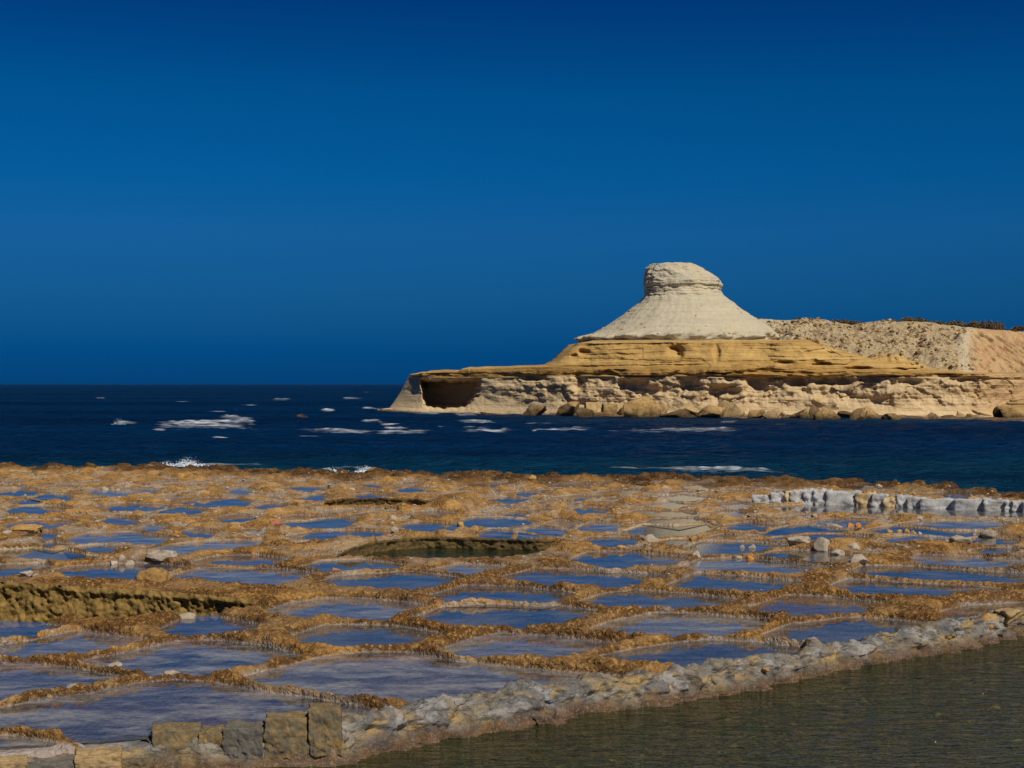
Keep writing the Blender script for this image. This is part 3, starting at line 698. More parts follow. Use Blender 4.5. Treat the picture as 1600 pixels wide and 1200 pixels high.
crustm = np.clip((1-0.58*nf)*(0.45+0.9*patch), 0, 1)
m1 = np.stack([floor_m, np.clip(salt, 0, 1), np.clip(wet, 0, 1), crustm], -1).reshape(-1, 4)
m2 = np.stack([np.clip(stain_shade, 0, 1), np.clip(alg_glint, 0, 1), TINT], -1).reshape(-1, 3)
co = np.stack([Xg, Yg - (0.7+0.5*nf)*np.clip(H, 0, 0.6)*sst(0.3, 0.8, SDW)*sst(0.05, 0.6, np.abs(SDP)), H], -1).reshape(-1, 3)   # crests lean over a little, as undercut rock does
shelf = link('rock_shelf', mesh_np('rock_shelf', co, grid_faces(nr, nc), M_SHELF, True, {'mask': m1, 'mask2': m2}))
tag(shelf, 'golden crusted limestone shelf carved with salt pans', None, None, 'structure')
def ground_z(x, y):
    i = min(nr-1, max(0, int(np.searchsorted(dd, y)))); j = min(nc-1, max(0, int(np.searchsorted(ss, x/max(y, 9)))))
    return float(H[i, j])

# pit walls: crusted faces below the ledges
def pit_wall(far, zl, zb, seed, name, label, sag=0.12, mat=None):
    pts = np.array([at_z(x, y, zl) for x, y in far]); seg = np.r_[0, np.cumsum(np.hypot(*np.diff(pts, axis=0).T))]
    L = seg[-1]; n = int(L/0.035); m = int((zl-zb)/0.03)+10
    u = np.linspace(0, L, n); x = np.interp(u, seg, pts[:,0]); y = np.interp(u, seg, pts[:,1])
    v = np.linspace(0, 1, m)
    Z = zl + 0.05 - (zl - zb + 0.05)*v[:, None] + 0*x[None]
    Xw = np.repeat(x[None], m, 0); Yw = np.repeat(y[None], m, 0) - 0.20
    # an overhanging lip, hollow below it, then the rough wall leaning out at its foot
    lip = np.exp(-((v-0.08)/0.07)**2)[:, None]
    Yw = Yw - 0.055*lip*(1+0.5*per2(Xw/0.5, Z*0, seed)) - sag*(v**1.2)[:, None]
    nd = 1.6 - worley3(Xw/0.12, Yw/0.12, Z/0.12, seed) - 0.8*worley3(Xw/0.06, Yw/0.06, Z/0.06, seed+7); nd2 = fbm3(Xw/0.3, Yw/0.3, Z/0.3, 4, seed)
    Yw = Yw - 0.075*nd - 0.09*nd2; Z = Z + 0.03*nd
    eb = 1-sst(0.0, 0.9, np.minimum(u, L-u))                       # both ends run back into the rock
    Yw = Yw + 0.55*eb[None]; Z = Z - 0.10*eb[None]
    o = link(name, mesh_np(name, np.stack([Xw, Yw, Z], -1).reshape(-1, 3), grid_faces(m, n), mat or M_PIT))
    o.parent = shelf; o['label'] = label
pit_wall(PIT1_FAR, 0.10, -0.78, 91, 'pit_wall', 'rough yellow-brown side of the deep dry pit')
pit_wall(PIT2_FAR, 0.15, -0.28, 92, 'pit_wall', 'dark crusted side of the round green pit', 0.0, M_PIT2)
pit_wall(PIT3_FAR, 0.25, -0.35, 93, 'pit_wall', 'dark undercut side of the far pit', 0.0, M_PIT2)

# ------------------------------------------------------------------ brine in each pan (every pan is a thing)
def flat_mesh(name, G, z, mat):
    bm = bmesh.new(); vs = [bm.verts.new((x, y, z)) for x, y in G]; f = bm.faces.new(vs)
    bmesh.ops.triangulate(bm, faces=[f]); bmesh.ops.recalc_face_normals(bm, faces=bm.faces)
    for f in bm.faces:
        if f.normal.z < 0: f.normal_flip()
    me = bpy.data.meshes.new(name); bm.to_mesh(me); bm.free(); me.materials.append(mat); return me
def far_labels(items):
    """labels from place and size; neighbours with the same words get an order word"""
    marks = [(40,'at the left edge'),(110,'above the grey half-dry pan'),(230,'behind the slate-blue pan'),(330,'left of the big ochre mound'),(470,'behind the big ochre mound'),
             (600,'right of the big ochre mound'),(700,'left of the middle'),(800,'beyond the round green pit'),(900,'right of the middle'),
             (1030,'near the pale sandy pan'),(1150,'between sandy pan and orange stones'),(1270,'left of the two orange stones'),(1400,'near the row of round pebbles'),(1520,'towards the right edge')]
    groups = {}
    for k, (cx, cy, wpx, hpx) in enumerate(items):
        row = ('in the farthest rows' if cy < 768 else 'in the far rows' if cy < 790 else 'in the middle rows' if cy < 812 else 'in rows before the mounds' if cy < 830 else 'in the nearest small rows')
        side = min(marks, key=lambda q: abs(q[0]-cx))[1]
        size = 'long' if wpx > 100 else 'small' if wpx > 45 else 'tiny'
        groups.setdefault((size, row, side), []).append((cx, k))
    res = {}
    for (size, row, side), l in groups.items():
        l.sort()
        words = [''] if len(l) == 1 else ['left-hand ', 'right-hand '] if len(l) == 2 else ['left-hand ', 'middle ', 'right-hand '] if len(l) == 3 else [q + ' ' for q in 'first second third fourth fifth sixth seventh eighth ninth tenth'.split()][:len(l)]
        for wd, (cx, k) in zip(words, l): res[k] = f'{wd}{size} salt pan {row}, {side}'
    return res
far_items = []
for P in FARP:
    a = np.array(P); far_items.append((a[:,0].mean(), a[:,1].mean(), np.ptp(a[:,0]), np.ptp(a[:,1])))
for G in fill:
    px_ = 800 + G[:,0]/G[:,1]*F; py_ = 600 + CAMZ/G[:,1]*F; far_items.append((px_.mean(), py_.mean(), np.ptp(px_), np.ptp(py_)))
flab = far_labels(far_items); fk = 0
for i, (P, lab, hrp, sandy, G) in enumerate(pans):
    if lab is None: lab = flab[fk]; fk += 1
    z = -0.001 - 0.0005*((i*7) % 13) - (0.012 if sandy == 1.0 else 0)
    Gi = inflate(G, 0.16)
    for _ in range(40):
        inside = poly_sd(pond_poly, Gi[:,0], Gi[:,1]) < 0.34
        if not inside.any(): break
        Gi[inside, 1] += 0.04
    o = link('salt_pan', flat_mesh('salt_pan', Gi, z, M_PAN if i in (0, 1, 2, 6, 7) else (M_PAN3 if i in (28, 21) else (M_PAN2, M_PAN4, M_PAN2, M_PAN3, M_PAN2)[(i*5+i//3) % 5] if i > 34 else (M_PAN2, M_PAN4)[i % 3 == 0])))
    tag(o, lab, 'salt pan', 'salt pans cut into the rock shelf')
for i, G in enumerate(fill):
    o = link('salt_pan', flat_mesh('salt_pan', inflate(G, 0.14), -0.002 - 0.0006*(i % 11), (M_PAN2, M_PAN4, M_PAN3)[i % 3]))
    tag(o, flab[fk], 'salt pan', 'salt pans cut into the rock shelf'); fk += 1
o = link('pit_pool', flat_mesh('pit_pool', inflate(PIT2, 0.10), -0.045, M_POND)); tag(o, PITPOOL[1], 'pool')

# pond water and its bed behind the camera
pd = wallline + np.array([0.0, 0.12])
pp = np.concatenate([pd, np.array([[40, 36], [40, -25], [-40, -25], [-40, 15.4]])])
o = link('pond_water', flat_mesh('pond_water', pp, POND_Z, M_POND)); tag(o, 'murky green-brown pond water in front of the wall', None, None, 'structure')
bx = np.linspace(-45, 45, 60); by = np.linspace(-25, 10.2, 30); BX, BY = np.meshgrid(bx, by)
bz = -0.95 + 0.15*fbm2(BX/2, BY/2, 3, 7)
bm2 = np.zeros((BX.size, 3)); bm2[:, 1] = 1
o = link('pond_bed', mesh_np('pond_bed', np.stack([BX, BY, bz], -1).reshape(-1, 3), grid_faces(30, 60), M_SHELF, True, {'mask': np.zeros((BX.size, 4)), 'mask2': bm2}))
tag(o, None, None, None, 'structure')

# ------------------------------------------------------------------ sea
ns, ms = 640, 330
d1 = np.geomspace(46, 620, ns); d2 = np.geomspace(640, 60000, 60); ds = np.r_[d1, d2]; sseg = np.r_[np.linspace(-1.3, -0.5, 25)[:-1], np.linspace(-0.49, 0.49, ms-48), np.linspace(0.5, 1.3, 25)[1:]]
Ys = np.repeat(ds[:, None], ms, 1); Xs = Ys*sseg[None]
fade = sst(650, 300, Ys)
hz = 0.22*(1-np.abs(per2(Xs/7.5 + Ys/14, Ys/2.8 - Xs/20, 101))*2) + 0.13*(1-np.abs(per2(Xs/3.2, Ys/1.5, 102))*2) + 0.14*per2(Xs/16, Ys/9, 103)
PX = 800 + Xs/Ys*F; PY = 600 + (CAMZ-SEA_Z)/Ys*F
foam = np.zeros_like(Xs); rise = np.zeros_like(Xs)
# foam patches: px0, px1, py of the line at both ends, half thickness px, strength, crest rise m
for x0, x1, y0, y1, th, st, rz in (
    (172,225,661,664,1.5,1.0,0.55),(205,430,666,660,4.2,1.0,0.25),(225,420,668,667,2.6,0.9,0.1),(335,385,652,655,1.4,1.0,0.5),(360,410,656,661,3.0,0.9,0.2),
    (495,532,643,643,1.0,1.0,0.45),(525,578,623,621,1.1,1.0,0.6),(415,470,624,623,0.7,0.7,0.3),(560,600,638,641,0.9,0.9,0.4),(600,650,644,643,1.1,1.0,0.25),(555,606,661,657,1.2,0.9,0.3),
    (430,640,672,677,2.2,0.72,0.15),(560,700,678,676,2.0,0.78,0.15),(690,840,677,672,1.8,0.75,0.12),(700,790,659,661,1.6,0.85,0.2),(820,960,674,670,1.4,0.6,0.05),(940,1200,674,673,2.0,0.68,0.05),
    (700,760,649,650,1.3,0.9,0.1),(640,700,645,647,1.2,0.8,0.1),(1120,1160,662,660,1.0,0.6,0.0),(1200,1240,666,664,1.0,0.6,0.0),(880,1300,739,743,1.2,0.80,0.10),(990,1290,742,745,1.1,0.95,0.1),
    (500,640,733,736,1.6,0.62,0.05),(230,470,728,732,2.0,0.55,0.05),(300,420,664,672,2.0,0.8,0.1),(800,880,664,664,0.9,0.6,0.1)):
    t = np.clip((PX-x0)/(x1-x0), 0, 1); yc = y0 + (y1-y0)*t + 0.45*th*fbm2(PX/16, PX*0+x0, 3, 7)
    ends = sst(0, 0.35, (PX-x0)/(x1-x0))*sst(1, 0.6, (PX-x0)/(x1-x0))*(0.75+0.4*fbm2(PX/9, PY/1.5, 3, int(x0)))
    g = np.exp(-((PY-yc)/th)**2)*ends
    foam = np.maximum(foam, np.maximum(g*min(1.0, st*1.15), 0.55*np.exp(-((PY-yc-th)/(2.2*th))**2)*sst(-0.15, 0.35, (PX-x0)/(x1-x0))*sst(1.15, 0.6, (PX-x0)/(x1-x0)))); rise = np.maximum(rise, 0.45*np.exp(-((PY-yc+0.3*th)/(th*0.8))**2)*ends*rz)
rfo = random.Random(5)
for _ in range(30):                                       # short whitecaps
    cx_, cy_ = rfo.uniform(120, 900), 612 + 78*rfo.random()**1.2
    if cy_ < 662 and cx_ > 590: cy_ = rfo.uniform(662, 690)
    if rfo.random() < abs(cx_-560)/800: continue
    lw, th = rfo.uniform(5, 24), rfo.uniform(0.35, 0.9)*(1+(cy_-612)/60)
    foam = np.maximum(foam, rfo.uniform(0.45, 0.85)*np.exp(-((PX-cx_)/lw)**2 - ((PY-cy_-0.03*(PX-cx_)*rfo.uniform(-1, 1))/th)**2))
foam += 0.30*sst(0.45, 0.75, fbm2(Xs/6, Ys/3, 3, 105))*sst(330, 150, Ys)*sst(95, 130, Ys)*sst(-45, -5, -np.abs(PX-760)/12+0)
hz = hz*fade + rise*(0.75 + 0.5*per2(Xs/0.8, Ys/1.5, 107))
shal = sst(0.0, 1.0, sst(108, 75, Ys)*0.9 + 0.6*np.exp(-((PY-658)/5.0)**2)*sst(600, 900, PX))
mS = np.stack([np.clip(foam, 0, 1), shal, rise], -1).reshape(-1, 3)
sea = link('sea', mesh_np('sea', np.stack([Xs, Ys, SEA_Z + hz], -1).reshape(-1, 3), grid_faces(len(ds), ms), M_SEA, True, {'mask': mS}))
tag(sea, 'dark blue sea with white breakers', None, None, 'structure')

# spray thrown up where waves hit the shelf edge
def spray(px, py, wpx, hpx, D, n, seed, label):
    r = np.random.RandomState(seed); x0, y0, z0 = at_d(px, py, D); W_ = wpx/F*D; Hh = hpx/F*D
    n = int(n*0.6); u = r.normal(0, 0.33, n); q = r.rand(n)**1.5
    P = np.stack([x0 + u*W_*(1-0.4*q) + 0.1*r.normal(size=n), y0 + r.normal(0, 0.5, n), z0 + q*Hh*(1-np.abs(u))], 1)
    n_ = n; s = (0.012 + 0.035*r.rand(n)**2)[:, None]*(1.3-q[:, None])
    T = np.array([(1,0,-0.6),(-0.6,0.9,-0.6),(-0.6,-0.9,-0.6),(0,0,1.1)])
    co = (P[:, None, :] + s[:, :, None]*T[None]).reshape(-1, 3)
    f = (np.arange(n)[:, None, None]*4 + np.array([(0,1,3),(1,2,3),(2,0,3),(0,2,1)])[None]).reshape(-1, 3)
    o = link('sea_spray', mesh_np('sea_spray', co, f, M_FOAM, True)); tag(o, label, 'spray', None, 'stuff')
spray(292, 728, 34, 15, 70, 900, 1, 'white burst of spray above the shelf edge at the left')
spray(262, 728, 30, 9, 70, 250, 2, 'thin spray just left of the tallest burst')
spray(345, 735, 28, 9, 69, 350, 3, 'small spray right of the tallest burst')
spray(512, 737, 36, 7, 66, 400, 4, 'low spray at the shelf edge left of the dark rock')
spray(572, 738, 30, 12, 66, 600, 5, 'forked spray rising behind the dark rock at the edge')
spray(603, 739, 16, 5, 65, 160, 6, 'little spray right of the dark rock at the edge')
spray(186, 664, 18, 12, 163, 500, 7, 'spray on the crest of the breaker far left')
spray(370, 643, 8, 5, 255, 120, 8, 'small puff of spray above the broad breaker')

# ------------------------------------------------------------------ headland
def ip(px, tab):
    a = np.array(tab, float); return np.interp(px, a[:,0], a[:,1])
HD = [(560,246),(605,240),(750,228),(870,218),(1100,205),(1400,197),(1600,195),(1900,193)]
BASE = [(560,641),(605,641),(650,643),(700,645),(760,648),(870,652),(1000,655),(1100,656),(1400,657),(1900,658)]
UND = [(560,590),(635,590),(750,591),(800,590),(900,588),(1100,588),(1170,590),(1250,591),(1330,588),(1400,588),(1500,589),(1540,592),(1900,600)]
LIP = [(560,586),(640,585),(650,583),(715,581),(722,577),(760,576),(800,575),(860,573),(900,575),(1000,577),(1100,577),(1170,578),(1250,579),(1300,580),(1400,582),(1520,584),(1900,590)]
OTOP = [(560,585),(640,584.5),(650,582.5),(715,580.5),(722,576.5),(800,574.5),(858,572),(870,566),(882,555),(893,545),(905,537),(925,532),(1000,531),(1200,531),(1260,531),(1310,547),(1370,562),(1430,574),(1520,582),(1900,588)]
XLEFT = [(570,642),(585,640),(592,636),(600,632),(610,627),(620,621),(630,614),(641,605),(660,600),(700,595)]
ncx, tip = 860, 70
pxn = np.r_[np.linspace(600, 660, 90), np.linspace(661.2, 1720, ncx-90)]
# profile stations along each column: (py, offset), then many rows between them
def column_profile(px):
    b, u, l, o = ip(px, BASE), ip(px, UND), ip(px, LIP), ip(px, OTOP)
    up = sst(862, 930, px)
    ov = -0.3 + 0.4*sst(1100, 1230, px)*sst(1420, 1360, px)
    return [(b+24, -3.4+0*px), (b, -2.2+0*px), (b-5, -1.4+0*px), (b-14, -0.8+0*px), (0.5*(b+u), -0.35+0*px), (u+3, ov+0*px), (u, ov), (u-1.0, -0.35+0*px),
            (0.5*(u+l), -0.45+0*px), (l, -0.2+0*px), (l-0.4*up-0.1, 0.9+0*px), (l+(o-l)*0.30, 2.0+1.0*up), (l+(o-l)*0.62, 3.0+1.2*up), (l+(o-l)*0.9, 3.8+1.6*up), (o, 5.0+2.5*up)]
st = column_profile(pxn)
counts = [8, 6, 10, 22, 28, 4, 5, 10, 8, 6, 26, 26, 22, 10]
rowsPY, rowsOFF, lvl = [], [], []
for i, c in enumerate(counts):
    for k in range(c):
        t = k/c; rowsPY.append(st[i][0]*(1-t)+st[i+1][0]*t); rowsOFF.append(st[i][1]*(1-t)+st[i+1][1]*t); lvl.append(i+t)
rowsPY.append(st[-1][0]); rowsOFF.append(st[-1][1]); lvl.append(14.0)
PYc = np.array(rowsPY); OFF = np.array(rowsOFF); LV = np.array(lvl)[:, None] + 0*PYc
nrow = len(PYc); PXc = np.repeat(pxn[None], nrow, 0)
# left tip: outline leans in, surface turns away
xl = np.interp(PYc, [q[0] for q in XLEFT], [q[1] for q in XLEFT])
s_ = np.clip((PXc-600)/60, 0, 1)
PXt = np.where(PXc < 660, xl + s_*(660-xl), PXc)
Dc = ip(PXc, HD)
cm = Dc/F
# coordinates for noise
Xn = (PXt-800)*cm; Zn = CAMZ-(PYc-600)*cm
pale = sst(3.0, 4.0, LV)*sst(6.2, 5.6, LV)
strata = per2(Xn/14, Zn/0.28, 201)*0.5 + per2(Xn/6, Zn/0.55, 202)
big = fbm2(Xn/7.0, Zn/4.0, 4, 203); mid = fbm2(Xn/2.2, Zn/1.1, 4, 204)
calm = sst(870, 760, PXc)                                             # smooth sea-worn flank left of the broken cliff
blk = worley2(Xn/2.6 + 0.3*mid, Zn/1.3, 205)
OFF2 = OFF + pale*(1-0.8*calm)*(0.55*big + 0.10*mid + 0.32*cells2(Xn/3.0 + 0.25*mid, Zn/2.0 + 0.2*big, 216) + 0.14*cells2(Xn/1.1 + 0.3*mid, Zn/0.7, 217) + 0.6*np.abs(fbm2(Xn/3.0+4, Zn/3.6, 4, 206)) - 0.30 + 0.12*strata) + pale*calm*(0.5*big + 0.15*mid)
och = sst(6.6, 7.4, LV)
lay = cells2(Xn*0 + 0.04*Xn + 0.15*mid, Zn/0.42 + 0.10*big + 0.012*Xn, 218)
OFF2 += och*(0.10*strata + 0.9*big + 0.16*mid + 0.22*lay + 0.22*cells2(Xn/4.0, Zn/1.3, 219))*(0.5+0.5*sst(870, 930, PXc))
# the ledge swells and breaks back along its length
lipm = np.exp(-((LV-8.0)/1.3)**2)
OFF2 += lipm*(0.6*per2(Xn/4.5, Zn*0, 207) + 0.4*per2(Xn/1.4, Zn*0, 208))*sst(700, 1000, PXc)
PYc = PYc + lipm*0.9*fbm2(Xn/2.5, Zn*0+3, 3, 209) + och*0.8*fbm2(Xn/3.0, Zn/1.5, 3, 210)*sst(14.0, 13.0, LV)
# hollows weathered into the cliff: px, py, half sizes, depth
for hx, hy, hw, hh, dp in ((1056,548,10,8,1.6),(1062,556,6,5,1.2),(912,550,8,5,1.2),(898,556,6,4,0.8),(835,591,18,4,1.4),(1120,552,5,14,0.8),(1200,580,20,4,1.3),(1245,597,14,8,1.6),(1300,595,32,7,1.5),
                           (1180,600,16,12,1.4),(1340,576,24,4,1.4),(1225,568,18,4,1.2),(1285,570,16,4,1.2),(1415,578,24,3.5,1.4),(1475,586,26,4,1.4),(1420,597,16,6,1.2),(985,602,20,9,1.2),(905,600,10,14,1.2),(1130,610,24,9,1.2),(1500,594,24,5,1.0),(1080,605,15,9,1.0)):
    jx = 3.0*per2(Xn/1.2, Zn/1.2, 211); jy = 2.0*per2(Xn/1.2+9, Zn/1.2, 212)
    OFF2 += dp*np.exp(-(((PXc+jx-hx)/hw)**2 + ((PYc+jy-hy)/hh)**2)**2)
# the sea cave
CAVE = np.array([(650,593),(700,592),(751,592),(750,605),(746,617),(738,628),(724,638),(695,640),(668,638),(661,628),(657,612)], float)
csd = poly_sd(CAVE, PXc + 5.0*fbm2(Xn/1.8, Zn/1.4, 4, 214), PYc + 2.5*fbm2(Xn/1.5, Zn/1.5, 4, 215))
OFF2 += 11.0*sst(1.5, -9.0, csd) * sst(590.2, 592.5, PYc)
ALC = np.array([(646,591),(668,591),(668,606),(658,604),(650,598)], float)
OFF2 += 1.6*sst(2.0, -4.0, poly_sd(ALC, PXc, PYc))*sst(590.0, 592.0, PYc)
# tip rounding
OFF2 += 9.0*(1-np.sqrt(np.clip(1-(1-s_)**2, 0, 1)))
# right end: the cliff runs under the clay slope
OFF2 += 9*sst(1530, 1650, PXc)
DD = Dc + OFF2
Xw = (PXt-800)/F*DD; Zw = CAMZ-(PYc-600)/F*DD
# side and roof: extra rows going back from the top, extra columns round the tip
roofo = np.array([3, 8, 16, 28, 40.0])
topX, topZ, topD = Xw[-1], Zw[-1], DD[-1]
RX = [topX + 0*r for r in roofo]; RY = [topD + r for r in roofo]; RZ = [topZ + 0.25*per2(topX/3, topD*0+r, 213) + 0.02*r for r in roofo]
RX.append(topX); RY.append(topD+44); RZ.append(topZ*0-3)
Xa = np.concatenate([Xw, np.array(RX)]); Ya = np.concatenate([DD, np.array(RY)]); Za = np.concatenate([Zw, np.array(RZ)])
LVa = np.concatenate([LV, np.repeat(np.array([[15.0]]), len(RX), 0) + 0*Xa[-len(RX):]])
PXa = np.concatenate([PXt, np.repeat(PXt[-1:], len(RX), 0)])
# close the far side of the tip
bk = np.array([40, 20, 8.0]); XL_, YL_, ZL_ = [], [], []
Xa = np.concatenate([np.stack([Xa[:,0] + 0.05*k_ for k_ in bk], 1), Xa], 1); Ya0 = Ya[:, :1]
Ya = np.concatenate([np.maximum(Ya[:, :1], 246) + bk[None], Ya], 1); Za = np.concatenate([np.repeat(Za[:, :1], 3, 1), Za], 1)
LVa = np.concatenate([np.repeat(LVa[:, :1], 3, 1), LVa], 1); PXa = np.concatenate([np.repeat(PXa[:, :1], 3, 1), PXa], 1)
jit = 0.5*fbm2(Xa/1.5, Za/1.5, 3, 220)
o_m = sst(6.55, 6.95, LVa + 0.10*jit); foot = sst(4.3, 3.1, LVa + 0.9*jit)
foot = np.maximum(foot, sst(850, 740, PXa + 60*jit)*0.75)*(1-o_m)
watl = sst(-0.25, -0.75, Za + 0.3*jit)
marl0 = sst(13.6, 14.2, LVa)*sst(905, 930, PXa)*sst(1260, 1200, PXa)*0.6
mk = np.stack([o_m, foot, 0*o_m, sst(6.6, 7.2, LVa)*sst(11.0, 10.2, LVa + 0.8*jit)], -1).reshape(-1, 4)
mk2 = np.stack([sst(1500, 1560, PXa)*(0.8), marl0, watl*0.8], -1).reshape(-1, 3)
head = link('headland', mesh_np('headland', np.stack([Xa, Ya, Za], -1).reshape(-1, 3), grid_faces(*Xa.shape)[:, ::1], M_CLIFF, True, {'mask': mk, 'mask2': mk2}))
tag(head, 'layered limestone headland with pale foot, ochre ledge and sea cave', None, None, 'structure')

# hillside of rubble and clay at the right
HB = [(1170,540),(1200,540),(1260,538),(1310,553),(1370,568),(1430,580),(1505,590),(1530,608),(1560,636),(1590,656),(1620,662),(1900,666)]
HT = [(1170,499),(1185,498.5),(1215,498),(1245,500),(1270,503),(1300,502.5),(1330,505),(1350,503.5),(1370,502),(1400,503),(1450,503.5),(1480,507),(1510,511),(1540,514),(1600,518),(1900,535)]
hp = np.linspace(1165, 1800, 520); hv = np.linspace(0, 1, 190)
Hb, Ht = ip(hp, HB), ip(hp, HT)
d0 = ip(hp, HD) + 6.0 - 7.0*sst(1540, 1640, hp) + 22*sst(1290, 1190, hp); d1_ = ip(hp, HD) + 42
PH = Hb[None]*(1-hv[:, None]) + Ht[None]*hv[:, None] + 0*hp[None]
DH = d0[None]*(1-hv[:, None]**1.15) + d1_[None]*hv[:, None]**1.15
PXh = np.repeat(hp[None], len(hv), 0)
Xh = (PXh-800)/F*DH; Zh = CAMZ-(PH-600)/F*DH
clay = sst(1500, 1535, PXh + 45*fbm2(Xh/6, Zh/4, 4, 231))
rubm = (1-clay)
bump = rubm*(0.35*(0.7-worley2(Xh/1.3, DH/2.2, 232)) + 1.3*fbm2(Xh/6, DH/7, 5, 233, 0.6))
gul = clay*(0.9*np.abs(fbm2(Xh/2.2 + 0.15*Zh, DH/16, 4, 235)) + 0.35*fbm2(Xh/1.2, Zh/1.2, 4, 236))
edge = sst(0, 0.06, hv)[:, None]*(1-0.75*sst(0.9, 1.0, hv)[:, None])
Zh2 = Zh + bump*edge*0.75 - gul*edge*0.4; Yh2 = DH - bump*edge*0.4 + gul*edge*1.4
# top of the hill runs back level, then down
back = [(6, -0.1), (18, -0.3), (45, -1.0), (80, -6)]
Xh3 = np.concatenate([Xh] + [Xh[-1:] for _ in back]); Yh3 = np.concatenate([Yh2] + [Yh2[-1:]+q_[0] for q_ in back]); Zh3 = np.concatenate([Zh2] + [Zh2[-1:]+q_[1] for q_ in back])
ex = len(back)
rb = np.concatenate([rubm, np.repeat(rubm[-1:], ex, 0)]); cl = np.concatenate([clay, np.repeat(clay[-1:], ex, 0)])
PX4 = np.concatenate([PXh, np.repeat(PXh[-1:], ex, 0)])
marlh = np.exp(-((PX4-1508-10*0)/13)**2)*0.7 + sst(1275, 1215, PX4)*0.55
low_o = np.concatenate([sst(0.16, 0.02, hv[:, None] + 0.1*fbm2(Xh/4, Zh/2, 3, 237)), np.zeros((ex, hp.size))])
mk = np.stack([np.ones_like(rb), 0*rb, rb*(1-low_o), 0*rb], -1).reshape(-1, 4); mk2 = np.stack([cl, np.clip(marlh, 0, 1), 0*rb], -1).reshape(-1, 3)
hill = link('hillside', mesh_np('hillside', np.stack([Xh3, Yh3, Zh3], -1).reshape(-1, 3), grid_faces(*Xh3.shape), M_CLIFF, True, {'mask': mk, 'mask2': mk2}))
tag(hill, 'rubble slope and orange clay bank right of the butte', None, None, 'structure')

# butte: flared marl cone with a blocky cap
BL = [(411.4,1040),(412.3,1025),(414,1015),(420,1010.5),(428,1008),(436,1006),(445,1005),(452,1007),(458,1008),(464,1005),(470,1001),(480,990),(495,970),(510,948),(518,932),(524,915),(527,907),(530,903),(533,906),(540,915)]
BR = [(411.4,1068),(412.3,1082),(414.5,1090),(419,1097),(426,1106),(433,1118),(440,1127),(446,1129),(450,1127),(454,1125),(462,1132),(475,1148),(488,1165),(498,1180),(510,1198),(518,1208),(524,1213),(528,1214),(532,1208),(540,1195)]
bpy_ = np.r_[np.linspace(411.4, 470, 120), np.linspace(470.5, 540, 100)]
na = 320; th_ = np.linspace(0, 2*math.pi, na, endpoint=False)
DB = 233.0; kk = DB/F
lx = ip(bpy_, BL); rx = ip(bpy_, BR)
lx = np.minimum(lx, rx-1)
cx = 0.5*(lx+rx); rad = 0.5*(rx-lx)*kk
Rg = rad[:, None] + 0*th_[None]; Zb = (CAMZ-(bpy_-600)*kk)[:, None] + 0*th_[None]
ca, sa = np.cos(th_)[None], np.sin(th_)[None]
NX, NY = Rg*ca, Rg*sa
capm = sst(472, 462, bpy_)[:, None]; rim = np.exp(-((bpy_-528)/5.0)**2)[:, None]
cone = (1-capm)*(1-rim)
sc = per2(0*th_[None]+bpy_[:, None]*0, Zb/0.45, 241)
disp = capm*(0.14*per3(NX/4, NY/4, Zb/0.35, 242) + 0.36*fbm3(NX/2.4, NY/2.4, Zb/1.8, 4, 243) + 0.10*per3(NX/1.2, NY/1.2, Zb/0.2, 244) + 0.25*(0.5-worley3(NX/1.8, NY/1.8, Zb/1.6, 244)))
disp += np.exp(-((bpy_-449)/2.5)**2)[:, None]*(-0.24)*(0.6+0.9*per3(NX/2, NY/2, Zb*0, 245)) + np.exp(-((bpy_-464)/2.2)**2)[:, None]*(-0.22)*(0.6+0.9*per3(NX/2, NY/2, Zb*0, 246))
ang = th_[None]*9
gx, gy = np.cos(th_)[None]*7, np.sin(th_)[None]*7
disp += cone*(0.13*fbm3(gx*0.9+0*Zb, gy*0.9+0*Zb, Zb/9, 5, 247, 0.6) + 0.25*fbm3(NX/5, NY/5, Zb/2.5, 3, 253) + 0.10*fbm3(NX/0.9, NY/0.9, Zb/0.5, 3, 248) + 0.16*per3(NX/6, NY/6, Zb/0.6, 249))
disp += rim*(1.5*fbm3(gx*0.9+0*Zb, gy*0.9+0*Zb, Zb/3, 4, 250))
Rg = Rg + disp*np.clip(rad/3.0, 0, 1)[:, None]
Zb = Zb + capm*0.2*fbm3(NX/1.5, NY/1.5, Zb*0, 3, 251) + rim*0.35*fbm3(gx*0.8+0*Zb, gy*0.8+0*Zb, Zb*0, 3, 252)
Xb = ((cx-800)*kk)[:, None] + Rg*ca; Yb = DB + Rg*sa*0.9
cob = np.stack([Xb, Yb, Zb], -1).reshape(-1, 3)
mk = np.zeros((cob.shape[0], 3)); mk2 = np.zeros((cob.shape[0], 3)); mk2[:, 1] = 1
cap_och = (capm + 0*th_[None]).reshape(-1)*0.0
fb = grid_faces(len(bpy_), na, True)
topc = len(cob); cob = np.concatenate([cob, [[(cx[0]-800)*kk, DB, CAMZ-(410.8-600)*kk]]]); mk = np.r_[mk, [[0,0,0]]]; mk2 = np.r_[mk2, [[0,1,0]]]
ft = np.stack([np.full(na, topc), np.arange(na), (np.arange(na)+1) % na, np.full(na, topc)], 1)
me = mesh_np('butte', cob, fb, M_CLIFF, True, {'mask': mk, 'mask2': mk2})
butte = link('butte', me); tag(butte, 'pale marl butte with a blocky cap and flared skirt', None, None, 'structure')
capme = mesh_np('butte_top', np.concatenate([cob[:na], cob[-1:]]), np.stack([np.full(na, na), np.arange(na), (np.arange(na)+1) % na], 1), M_CLIFF, True, {'mask': np.zeros((na+1, 3)), 'mask2': np.tile([[0,1,0]], (na+1, 1))})
link('cap_top', capme, butte)

